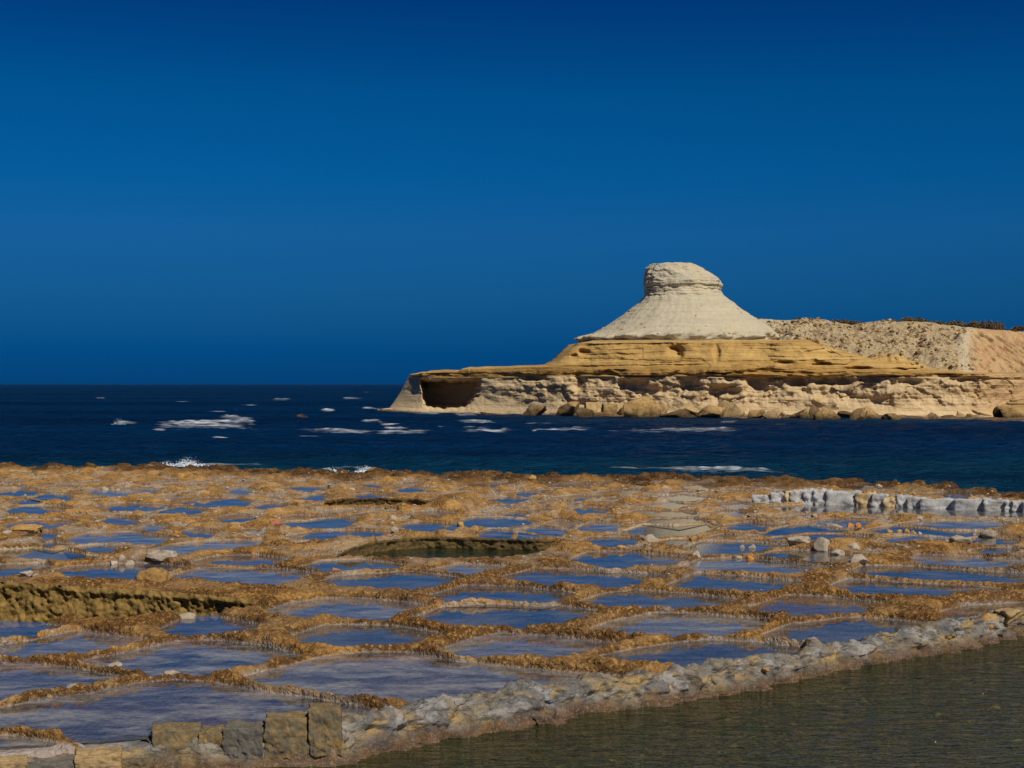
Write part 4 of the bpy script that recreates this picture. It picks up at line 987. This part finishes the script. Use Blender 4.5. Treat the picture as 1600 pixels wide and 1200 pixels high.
# wave-cut platform and beach at the cliff foot
pxs = np.linspace(590, 1800, 420); vv = np.linspace(0, 1, 40)
nearD = ip(pxs, [(590,243),(650,236),(760,226),(870,213),(960,200),(1100,194),(1300,190),(1450,184),(1600,168),(1800,160)]) + 1.5*per2(pxs/22, pxs*0, 261)
farD = ip(pxs, HD) + 3.5
Dp = nearD[None]*(1-vv[:, None]) + farD[None]*vv[:, None]; PXp = np.repeat(pxs[None], 40, 0)
Xp = (PXp-800)/F*Dp
Zp = -1.25 + 0.75*sst(0, 0.5, vv)[:, None] + 0.25*vv[:, None] + 0.22*fbm2(Xp/2.2, Dp/3.5, 4, 262)*sst(0.02, 0.3, vv)[:, None]
wetp = sst(0.72, 0.45, vv[:, None] + 0.12*fbm2(Xp/4, Dp/4, 3, 263))
mk = np.stack([0*Xp, np.ones_like(Xp), 0*Xp], -1).reshape(-1, 3); mk2 = np.stack([0*Xp, 0*Xp, wetp], -1).reshape(-1, 3)
o = link('wave_cut_platform', mesh_np('wave_cut_platform', np.stack([Xp, Dp, Zp], -1).reshape(-1, 3), grid_faces(40, 420), M_CLIFF, True, {'mask': mk, 'mask2': mk2}))
tag(o, 'low wet rock platform at the cliff foot', None, None, 'structure')

# ------------------------------------------------------------------ boulders and stones
_ICO = {}
def ico(sub_):
    if sub_ not in _ICO:
        bm = bmesh.new(); bmesh.ops.create_icosphere(bm, subdivisions=sub_, radius=1.0)
        _ICO[sub_] = (np.array([v.co[:] for v in bm.verts]), np.array([[v.index for v in f.verts] for f in bm.faces])); bm.free()
    return _ICO[sub_]
def rock_mesh(name, w_, d_, h_, seed, mat, sub_=4, cuts=7, rough=0.10, round_=0.22, lims=(0.45, 0.80)):
    V, Fc = ico(sub_); r = np.random.RandomState(seed); P = V.copy(); o3 = r.rand(3)*50
    P = P*(1 + round_*fbm3(P[:,0]*0.9+o3[0], P[:,1]*0.9+o3[1], P[:,2]*0.9+o3[2], 2, seed % 50))[:, None]
    for _ in range(cuts):
        n = r.normal(size=3); n[2] = n[2]*0.8; n /= np.linalg.norm(n); lim = r.uniform(*lims)
        dt = P @ n; ov = np.maximum(dt-lim, 0); P = P - (ov*0.97)[:, None]*n
    P = P*(1 + rough*fbm3(P[:,0]*2.5+o3[1], P[:,1]*2.5+o3[2], P[:,2]*2.5+o3[0], 4, seed % 40 + 3))[:, None]
    mn, mx = P.min(0), P.max(0); P = (P-(mn+mx)/2)/((mx-mn)/2)
    P[:, 2] = np.maximum(P[:, 2], -0.85)
    mn, mx = P.min(0), P.max(0); P = (P-(mn+mx)/2)/((mx-mn)/2)
    co = P*np.array([w_/2, d_/2, h_/2]); co[:, 2] += h_/2
    return mesh_np(name, co, Fc, mat, True)
BO, BB, BP = M_BOULD, M_BOULD2, M_BOULD3
BOULD = [ # px0, px1, py top, py base, depth shift, material, label
 (751,791,644,653,-6,BB,'low dark boulder awash at the cave side of the cliff foot'),
 (813,853,633,656,-5,BB,'lone dark pointed boulder left of the boulder row'),
 (870,905,627,652,-4,BO,'angular ochre boulder at the left end of the row'),
 (900,931,636,658,-8,BB,'rounded dark brown boulder in front of the angular ochre one'),
 (913,938,628,644,0,BP,'pale boulder peeping out behind the rounded dark one'),
 (929,957,643,656,-6,BO,'flat ochre slab boulder right of the rounded dark one'),
 (939,964,630,653,-3,BO,'slanting ochre boulder leaning to the left'),
 (964,981,636,652,-3,BO,'small upright ochre boulder just left of the biggest one'),
 (974,1034,619,661,-9,BO,'biggest boulder, ochre on top and dark at the waterline'),
 (1027,1043,631,648,-2,BP,'small pale boulder touching the biggest one on its right'),
 (1033,1089,638,657,-8,BB,'long low dark boulder right of the biggest one'),
 (1061,1091,631,645,-1,BP,'pale boulder behind the long low dark one'),
 (1091,1134,633,656,-6,BO,'boulder with rounded back, below the tall cliff blocks'),
 (1118,1164,624,653,-2,BP,'tall pale wedge boulder leaning on the cliff foot'),
 (1166,1194,640,656,-5,BO,'low ochre boulder right of the tall pale wedge'),
 (1192,1226,637,657,-5,BP,'sloping pale boulder in the middle of the right-hand row'),
 (1228,1266,638,657,-5,BO,'broad rounded ochre boulder left of the upright dark one'),
 (1262,1282,633,657,-4,BB,'upright narrow dark boulder'),
 (1272,1312,638,658,-7,BO,'large boulder with shaded left face, right of the upright dark one'),
 (1309,1333,642,657,-4,BB,'smaller brown boulder between two large ochre ones'),
 (1327,1357,638,658,-7,BO,'domed boulder in front of the flat-topped one'),
 (1337,1379,636,656,-2,BO,'flat-topped boulder near the right end of the row'),
 (1379,1408,645,658,-5,BO,'last low boulder at the right end of the row'),
 (1451,1468,644,657,-4,BP,'isolated small pointed stone on the pale beach'),
 (1468,1491,648,657,-4,BO,'isolated flat stone beside the pointed one'),
 (1494,1510,642,655,0,BP,'pale stone at the left of the rubble heap by the clay bank'),
 (1506,1524,646,656,-3,BO,'low stone in the front of the rubble heap by the clay bank'),
 (1518,1540,640,653,2,BP,'topmost stone of the rubble heap by the clay bank'),
 (1530,1553,644,656,-2,BO,'right-hand stone of the rubble heap by the clay bank'),
 (1486,1498,660,666,-14,BO,'tiny stone standing in the wet flat by the right shore'),
 (1550,1575,655,664,-16,BB,'dark low stone at the water below the split boulder'),
 (1553,1572,633,655,-6,BB,'left half of the split boulder at the right edge, painted dark for shade'),  # dark brown stands in for shade on the boulder's left face
 (1563,1625,632,657,-8,BO,'big split ochre boulder at the right edge'),
 (1572,1640,628,645,0,BP,'pale flat boulder behind the split one at the right edge'),
 (460,484,647,654,0,'SEA','reddish-brown rock sticking out of the open sea'),
]
for i, (x0, x1, y0, y1, ds_, mt, lab) in enumerate(BOULD):
    if mt == 'SEA': D = 205.0; mt = BB; y1 = 656
    else: D = float(ip(0.5*(x0+x1), HD)) + ds_ - 2.5
    X, Y, Zt = at_d(0.5*(x0+x1), y0, D); Zbot = CAMZ-(y1-600)/F*D - 0.35
    w_ = (x1-x0)/F*D*1.08; h_ = Zt-Zbot
    o = link('boulder', rock_mesh('boulder', w_, w_*random.Random(i).uniform(0.75, 1.0), h_, 300+i, mt, 4 if w_ > 2.2 else 3, 8, 0.09, 0.25, (0.30, 0.60)))
    o.location = (X, Y, Zbot); tag(o, lab, 'boulder', 'fallen boulders at the cliff foot' if D != 205.0 else None)
# dark rock on the shelf edge
X, Y, Z = at_d(584, 741, 64.0)
o = link('boulder', rock_mesh('boulder', 1.0, 0.9, 0.42, 399, M_ST_BROWN, 3)); o.location = (X, Y, Z-0.1); tag(o, 'dark wet rock on the shelf edge before the forked spray', 'boulder')

WS, OS, RS, GS, CS = M_ST_WHITE, M_ST_OCHRE, M_ST_ORANGE, M_ST_RED, M_ST_BROWN
STONES = [ # px0, px1, py top, py base, material, label
 (159,170,758,765,WS,'largest of three white stones in the far left pan'),(172,179,762,766,WS,'middle small white stone of the three in the far left pan'),(181,188,762,766,WS,'right-hand small white stone of the three in the far left pan'),
 (18,68,818,829,OS,'long flat yellow slab near the left edge'),(2,18,829,836,WS,'white stone at the left edge below the yellow slab'),
 (230,278,855,873,WS,'pale split rock on the ochre mound'),(271,283,828,835,RS,'orange stone beside the narrow blue pan at the left'),
 (172,184,868,876,WS,'leftmost white cobble in the heap below the pale split rock'),(184,196,866,876,WS,'second white cobble in the heap below the pale split rock'),
 (196,210,869,879,WS,'largest white cobble in the heap below the pale split rock'),(160,170,866,872,OS,'ochre cobble in the heap below the pale split rock'),(245,254,872,878,WS,'small white cobble in front of the pale split rock'),
 (30,51,890,901,WS,'pinkish white lump on the ledge over the deep pit'),(50,64,894,900,WS,'smaller white stone right of the pinkish lump on the ledge'),
 (214,266,886,906,CS,'crusty brown rock standing between two blue pans'),
 (516,536,884,891,GS,'red stone on the rim left of the round green pit'),(420,440,816,822,GS,'flat red stone on a far left rim'),
 (604,621,804,812,WS,'white rough stone behind the big mound'),(714,726,814,823,OS,'ochre stone with a flat top beyond the round pit'),(734,748,823,832,OS,'rounded ochre stone just beyond the round pit'),
 (609,623,821,831,WS,'white stone on top of the big ochre mound'),(544,556,760,767,WS,'grey stone in the far rows left of the middle'),(824,838,741,748,OS,'pale yellow rock on the dark shore edge'),
 (1003,1031,833,846,WS,'pale angular stones left of the narrow pan by the sandy one'),(1079,1096,858,868,WS,'bright white lump at the right tip of the bright blue pan'),
 (1166,1179,862,872,RS,'lone yellow-orange stone on the rim of the pale blue pan'),(964,978,850,857,OS,'small yellow stone above the bright blue pan'),
 (1076,1089,836,844,OS,'ochre cobble on the rim right of the sandy pan'),(1154,1164,849,856,WS,'left white cobble of a pair above the lone orange stone'),(1168,1181,848,857,WS,'right white cobble of a pair above the lone orange stone'),
 (1144,1160,863,870,WS,'flat white stone left of the lone orange stone'),
 (1322,1334,814,823,RS,'left of the two bright orange stones'),(1335,1346,814,823,RS,'right of the two bright orange stones'),(1290,1316,815,823,WS,'flat white stone left of the two orange stones'),
 (1385,1395,825,831,OS,'first pebble in the row of round pebbles'),(1400,1409,825,831,OS,'second pebble in the row of round pebbles'),(1410,1421,824,832,OS,'third and largest pebble in the row of round pebbles'),
 (1422,1432,826,833,OS,'fourth pebble in the row of round pebbles'),(1433,1441,827,834,WS,'last, whitish pebble in the row of round pebbles'),
 (1228,1266,843,856,WS,'white rock pile at the left of the rock heap on the right'),(1270,1297,837,857,WS,'tall grey-white rock of the heap on the right'),(1296,1320,846,857,WS,'low white rock right of the tall grey-white one'),
 (1322,1344,847,857,WS,'broken white rock at the right end of the heap'),(1484,1516,834,847,WS,'white rocks on the ridge towards the right edge'),(1531,1556,825,838,WS,'white rocks higher on the ridge near the right edge'),
 (1325,1356,869,883,WS,'pale smooth lump between two narrow blue pans'),(1367,1379,752,758,WS,'white stone on the far shore right of centre'),(1432,1443,805,813,WS,'grey-white stone below the whitewashed wall'),
 (1267,1277,801,808,WS,'small pale stone below the left of the whitewashed wall'),
 (165,192,1030,1041,WS,'white salt lump on the ridge by the left pans'),(100,124,1064,1075,WS,'flat grey stone set in the ridge behind the left foreground pan'),(252,286,1042,1057,WS,'grey salt lump where three near ridges meet'),
 (280,306,954,966,WS,'flat grey stone on the rim of the small deep-blue pan'),(0,18,1018,1026,WS,'flat pale slab at the left edge between two pans'),
 (1190,1203,1040,1046,OS,'ochre cobble behind the wall crest'),
 (1557,1612,946,968,BP,'large pale boulder behind the wall at the right edge'),(1530,1560,953,974,OS,'brown boulder left of the large pale one at the wall end'),
]
for i, (x0, x1, y0, y1, mt, lab) in enumerate(STONES):
    D = (CAMZ-0.14)*F/(y1-600.0); X = (0.5*(x0+x1)-800)/F*D
    for _ in range(4):
        gz = ground_z(X, D); D = 0.5*D + 0.5*(CAMZ-max(-0.02, gz))*F/(y1-600.0); X = (0.5*(x0+x1)-800)/F*D
    gz = max(-0.03, ground_z(X, D))
    w_ = (x1-x0)/F*D; h_ = (y1-y0)/F*D*1.25
    h_ = max(h_, 0.25*w_)
    o = link('stone', rock_mesh('stone', w_*1.05, w_*0.8, h_, 500+i, mt, 4 if w_ > 0.5 else 3, 13 if mt is not OS and mt is not RS else 5, 0.20)); o.location = (X, D, gz-0.28*h_)
    tag(o, lab, 'stone', 'loose stones on the salt pan shelf')
# small cobbles too small to name
r = np.random.RandomState(77); V, Fc = ico(1); cs_, fs_ = [], []; nst = 0
for _ in range(4200):
    d_ = 17 + 46*r.rand()**0.7; x_ = (r.rand()-0.5)*0.86*d_
    i = np.searchsorted(dd, d_); j = np.searchsorted(ss, x_/d_)
    if i >= nr or j >= nc or SD[i, j] < 0.03 or SDW[i, j] < 0.4 or SDP[i, j] < 0.15 or INL[i, j] < 2: continue
    if sn[i, j] + 0.35*nf[i, j] + 0.3*r.normal() < 0.25: continue
    sz = r.uniform(0.010, 0.028)*(1+1.0*nf[i, j])
    P = V*(1+0.3*r.normal(size=(len(V), 1)))*np.array([1.3, 1, 0.75])*sz
    cs_.append(P + np.array([x_, d_, H[i, j]+0.2*sz])); fs_.append(Fc+nst*len(V)); nst += 1
o = link('pebbles', mesh_np('pebbles', np.concatenate(cs_), np.concatenate(fs_), M_ST_WHITE, True)); tag(o, 'scattered small salt-whitened pebbles on the ridges', 'pebbles', None, 'stuff')

# blocks fallen from the cap onto the skirt of the butte
r = np.random.RandomState(91); cs_, fs_ = [], []; V, Fc = ico(1)
for k in range(170):
    i = int(len(bpy_)*(0.60 + 0.36*r.rand()**0.7)); j = r.randint(0, na); sz = 0.06 + 0.22*r.rand()**3
    P = V*(1+0.28*r.normal(size=(len(V), 1)))*np.array([1.3, 1.2, 0.8])*sz
    cs_.append(P + np.array([Xb[i, j], Yb[i, j], Zb[i, j]+0.1*sz])); fs_.append(Fc+(len(cs_)-1)*len(V))
o = link('butte_debris', mesh_np('butte_debris', np.concatenate(cs_), np.concatenate(fs_), M_BOULD3, False)); tag(o, 'small fallen blocks on the skirt of the butte', 'rubble', None, 'stuff')
# rubble lying on the hillside
for mt, nn, sd_, lab in ((M_BOULD3, 1300, 78, 'pale rubble strewn over the hillside'), (M_BOULD2, 900, 79, 'brown rubble and dry tufts strewn over the hillside')):
    r = np.random.RandomState(sd_); cs_, fs_ = [], []; V, Fc = ico(1)
    for k in range(nn):
        j = r.randint(30, 340); i = int(r.rand()**0.8*180)+4
        if rubm[i, j] < 0.5: continue
        sz = 0.08 + 0.30*r.rand()**4
        P = V*(1+0.28*r.normal(size=(len(V), 1)))*np.array([1.3, 1.2, 0.9])*sz
        cs_.append(P + np.array([Xh[i, j], Yh2[i, j], Zh2[i, j]+0.15*sz])); fs_.append(Fc+(len(cs_)-1)*len(V))
    o = link('hillside_rubble', mesh_np('hillside_rubble', np.concatenate(cs_), np.concatenate(fs_), mt, False)); tag(o, lab, 'rubble', None, 'stuff')

# ------------------------------------------------------------------ scrub on the hill top
def bush(px0, px1, y0, y1, seed, label):
    D = float(ip(0.5*(px0+px1), HD)) + 43; X, Y, Zt = at_d(0.5*(px0+px1), y0, D); Zb_ = CAMZ-(y1+2-600)/F*D
    w_ = (px1-px0)/F*D; h_ = Zt-Zb_; r = np.random.RandomState(seed)
    root = empty('scrub_bush', (X, Y, Zb_)); tag(root, label, 'bush', 'dry scrub along the hill top')
    nb = max(3, int(w_/0.7)); cen = np.stack([np.linspace(-0.42, 0.42, nb)*w_, r.normal(0, 0.5, nb), h_*(0.15+0.45*r.rand(nb))], 1)
    tw = []; tf = []
    for k in range(nb*7):
        a = cen[k % nb]*np.array([1, 1, 0.0]) + np.array([0, 0, -0.15]); b_ = cen[k % nb] + r.normal(0, 1, 3)*np.array([0.5, 0.5, 0.35])
        b_[2] = min(abs(b_[2]), h_*0.95)+0.05; q = 0.035; n0 = len(tw)*1
        base = len(tw)
        tw += [a+[q,0,0], a+[-q*0.5,q,0], a+[-q*0.5,-q,0], b_]; tf += [(base,base+1,base+3),(base+1,base+2,base+3),(base+2,base,base+3)]
    link('twigs', mesh_np('twigs', np.array(tw), np.array(tf), M_TWIG, False), root)
    n = int(260*nb); c = cen[r.randint(0, nb, n)]; u = r.normal(size=(n, 3)); u /= np.linalg.norm(u, axis=1)[:, None]
    P = c + u*(r.rand(n, 1)**0.5)*np.array([0.75, 0.8, h_*0.48]); P[:, 2] = np.clip(P[:, 2], 0.0, h_*1.04)
    t1 = r.normal(size=(n, 3)); t1 /= np.linalg.norm(t1, axis=1)[:, None]; t2 = np.cross(t1, r.normal(size=(n, 3))); t2 /= np.linalg.norm(t2, axis=1)[:, None]
    s = r.uniform(0.07, 0.17, (n, 1)); co = np.stack([P-t1*s, P+t2*s*0.6, P+t1*s, P-t2*s*0.6], 1).reshape(-1, 3)
    link('leaves', mesh_np('leaves', co, np.arange(n*4).reshape(-1, 4), M_LEAF, False), root)
for i, (a, b_, y0, y1, lab) in enumerate([
    (1243,1272,496.5,503,'small bush nearest the butte on the hill top'),(1303,1330,498,504,'low bush, second from the butte on the hill top'),
    (1330,1343,501,506,'tiny tuft right of the second bush'),(1383,1412,498,503.5,'left half of the long bush line in mid hill top'),(1410,1446,495.5,504,'taller right half of the long bush line in mid hill top'),
    (1452,1490,501,507,'sparse low scrub between the two large bushes'),(1488,1522,501,510,'scrub joining the largest bush on its left'),(1518,1572,499.5,513,'largest bush on the hill top'),
    (1578,1620,509,517,'bush cut off by the right edge'),(1184,1192,497.5,500,'tiny dark tuft at the foot of the butte')]):
    bush(a, b_, y0, y1, 600+i, lab)

# ------------------------------------------------------------------ whitewashed far wall
def rough_block(name, w_, d_, h_, seed, mat, n=10, rnd_=0.10, rough=0.02, lean=0.0, fine=0.0):
    bm = bmesh.new(); bmesh.ops.create_cube(bm, size=2.0); bmesh.ops.subdivide_edges(bm, edges=bm.edges, cuts=n, use_grid_fill=True)
    P = np.array([v.co[:] for v in bm.verts]); Fq = np.array([[v.index for v in f.verts] for f in bm.faces]); bm.free()
    pw = np.sum(np.abs(P)**8, 1)**(1/8); P = P*(1-rnd_ + rnd_/pw)[:, None]
    co = P*np.array([w_/2, d_/2, h_/2]); s = max(w_, h_)
    o3 = seed*3.7
    nrm = P/np.linalg.norm(P, axis=1)[:, None]
    dsp = rough*(fbm3(co[:,0]/(0.3*s)+o3, co[:,1]/(0.3*s), co[:,2]/(0.3*s), 4, seed % 60))
    dsp = dsp - fine*np.abs(fbm3(co[:,0]/0.09+o3, co[:,1]/0.09, co[:,2]/0.09, 4, seed % 50, 0.65))
    co = co + nrm*dsp[:, None]; co[:, 0] += lean*co[:, 2]; co[:, 2] += h_/2
    return mesh_np(name, co, Fq, mat, True)
FW = [(1180,1207,774,785),(1207,1227,771,786),(1227,1238,766.5,786),(1238,1258,767.5,786),(1258,1275,765,786),(1275,1297,765,786),(1297,1340,767,787.5),(1340,1363,771,788),(1363,1383,772,788),
      (1383,1403,777,789),(1403,1420,775,789.5),(1420,1444,778.5,790),(1444,1495,779.5,792),(1495,1540,779.5,793.5),(1540,1570,781,794),(1570,1583,783,795),(1583,1604,783,796),(1604,1650,784,797)]
root = empty('whitewashed_wall', (*at_z(1390, 790, 0.0), 0)); rl = np.array(root.location)
tag(root, 'long low whitewashed stone wall near the shore at the right', 'wall')
for i, (x0, x1, y0, y1) in enumerate(FW):
    D = ip(0.5*(x0+x1), [(1180,47.9),(1300,47.2),(1400,46.4),(1500,45.6),(1650,44.2)]) ; X, Y, Zt = at_d(0.5*(x0+x1), y0, D); Zb_ = -0.12
    w_ = (x1-x0)/F*D*1.26
    o = link('stone', rough_block('stone', w_, 0.4, Zt-Zb_, 700+i, M_WHITEO if i in (2, 7, 9) else M_WHITEW, 9, 0.14, 0.10), root)
    o.location = np.array([X, Y+0.015*math.sin(i*2.1), Zb_]) - rl; o.rotation_euler = (0.03*math.sin(i*5), 0.03*math.sin(i*3.3), -0.18 + 0.02*math.sin(i*1.7))

# ------------------------------------------------------------------ the near wall: upright blocks, then cemented rubble
wroot = empty('stone_wall', (-2.0, 16.1, POND_Z)); wl = np.array(wroot.location)
tag(wroot, 'foreground wall of upright blocks running into grey cemented rubble along the pond', 'wall')
def lenat(): return np.r_[0, np.cumsum(np.hypot(np.diff(wb_X), np.diff(wb_D)))]
sg = lenat(); Lw = sg[-1]; n = int(Lw/0.024); u = np.linspace(0, Lw, n)
wx = np.interp(u, sg, wb_X); wy = np.interp(u, sg, wb_D); wz = np.interp(u, sg, wc_Z)
wpx = np.interp(u, sg, WALLP[:,0])
wz = np.where(wpx < 535, np.minimum(wz, 0.04), wz)
tx = np.gradient(wx, u); ty = np.gradient(wy, u); nx, ny = -ty, tx     # away from the pond
prof = [(-0.16, -0.75), (-0.10, -0.32), (-0.05, -0.20), (0.02, -0.05), (0.05, 0.45), (0.08, 0.80), (0.14, 0.97), (0.22, 1.0), (0.32, 0.96), (0.42, 0.80), (0.50, 0.40), (0.56, 0.0)]
rows = []
pc = [5, 4, 4, 8, 6, 5, 4, 5, 4, 4, 4]
for i, c in enumerate(pc):
    for k in range(c): t = k/c; rows.append((prof[i][0]*(1-t)+prof[i+1][0]*t, prof[i][1]*(1-t)+prof[i+1][1]*t))
rows.append(prof[-1]); Rw = np.array(rows)
off = np.repeat(Rw[:, :1], n, 1); hfr = Rw[:, 1:2]
Zw_ = np.where(hfr > 0, -0.12 + (wz[None]+0.12)*hfr, hfr*0.6 - 0.12)
X_ = wx[None] + nx[None]*off; Y_ = wy[None] + ny[None]*off
lump1 = 0.55 - worley3(X_/0.46, Y_/0.46, Zw_/0.34, 801); lump2 = fbm3(X_/0.36, Y_/0.36, Zw_/0.30, 5, 802, 0.5); rid = np.abs(fbm3(X_/0.42 + 5, Y_/0.42, Zw_/0.5, 5, 803, 0.6))
crag = worley3(X_/0.30+9 + 0.6*Zw_/0.3, Y_/0.30, Zw_/0.30, 804)
dsp = 0.13*lump1 + 0.10*lump2 - 0.13*rid + 0.13*(0.5-crag) + 0.05
# push along the local outward direction of the section
dr_ = np.gradient(Rw[:, 0]); dz_ = np.gradient(Rw[:, 1]*0.4); ln = np.hypot(dr_, dz_)+1e-6
on = (-dz_/ln)[:, None]; oz = (dr_/ln)[:, None]
calmb = np.where(wpx < 535, 0.45, 1.0)[None]
X_ = X_ + nx[None]*on*dsp*calmb; Y_ = Y_ + ny[None]*on*dsp*calmb; Zw_ = Zw_ + oz*dsp*calmb*0.8
o = link('cemented_rubble', mesh_np('cemented_rubble', np.stack([X_, Y_, Zw_], -1).reshape(-1, 3) - wl, grid_faces(len(Rw), n), M_WALL), wroot)
o['label'] = 'grey cemented rubble body of the wall'
BLK = [(238,313,1134,1199,0),(313,353,1138,1193,1),(354,417,1131,1188,2),(416,483,1116,1176,3),(483,534,1103,1163,4),
       (118,190,1173,1200,5),(44,117,1188,1212,6),(-30,42,1186,1214,7),(190,240,1180,1204,8)]
for x0, x1, y0, y1, k in BLK:
    pxm = 0.5*(x0+x1); D = float(np.interp(pxm, WALLP[:,0], wb_D)) + 0.17
    if k >= 5: D -= 0.12
    X, Y, Zt = at_d(pxm, y0, D); Zb_ = CAMZ-(y1-600)/F*D - 0.10
    if k == 4: Y += 0.0
    w_ = (x1-x0)/F*D*0.985
    o = link('block', rough_block('block', w_, 0.36, Zt-Zb_, 820+k, M_WALLY if k in (5, 7) else M_BLOCKG if k in (2, 6) else M_BLOCK, 30, 0.045, 0.030, 0.03*math.sin(k*2.7), 0.030), wroot)
    ang_ = math.atan2(np.interp(pxm, wpx, ty), np.interp(pxm, wpx, tx))
    o.location = np.array([X, Y, Zb_]) - wl; o.rotation_euler = (0.03*math.sin(k*4.1), 0.025*math.sin(k*3.1), ang_*0.8 + 0.06*math.sin(k*1.9))
rw = random.Random(9); uu = float(np.interp(538, WALLP[:,0], sg)); kst = 0
wmesh = [[rock_mesh('stone', 1, 1, 1, 840+j+10*q, mt, 4, 15, 0.34, 0.15) for j in range(5)] for q, mt in enumerate((M_WALL, M_WALLY, M_WALLG))]
while uu < Lw-0.3:
    sz = rw.uniform(0.26, 0.58); X, Y = np.interp(uu, u, wx), np.interp(uu, u, wy); zc = float(np.interp(uu, u, wz)); nx_, ny_ = float(np.interp(uu, u, nx)), float(np.interp(uu, u, ny)); an = math.atan2(np.interp(uu, u, ty), np.interp(uu, u, tx))
    for row in range(2):
        if row == 0 and rw.random() < 0.45: continue
        if row == 1 and rw.random() < 0.8: continue
        q = 0 if rw.random() < 0.72 else (2 if rw.random() < 0.6 else 1)
        h_ = sz*rw.uniform(0.55, 0.85); off_ = 0.22 + rw.uniform(-0.04, 0.06) if row == 0 else 0.11 + rw.uniform(-0.03, 0.03)
        zt = zc + rw.uniform(-0.04, 0.03) if row == 0 else zc*0.5 + rw.uniform(-0.14, -0.04)
        o = link('stone', wmesh[q][rw.randrange(5)], wroot); s1 = sz*(1.0 if row == 0 else 0.8)
        o.scale = (s1, s1*0.75, h_); o.location = np.array([X + nx_*off_ + rw.uniform(-.05, .05), Y + ny_*off_, zt-h_]) - wl
        o.rotation_euler = (rw.uniform(-.35, .35), rw.uniform(-.35, .35), an + rw.uniform(-.5, .5) + math.pi*rw.randrange(2)); kst += 1
    uu += sz*rw.uniform(0.72, 1.0)
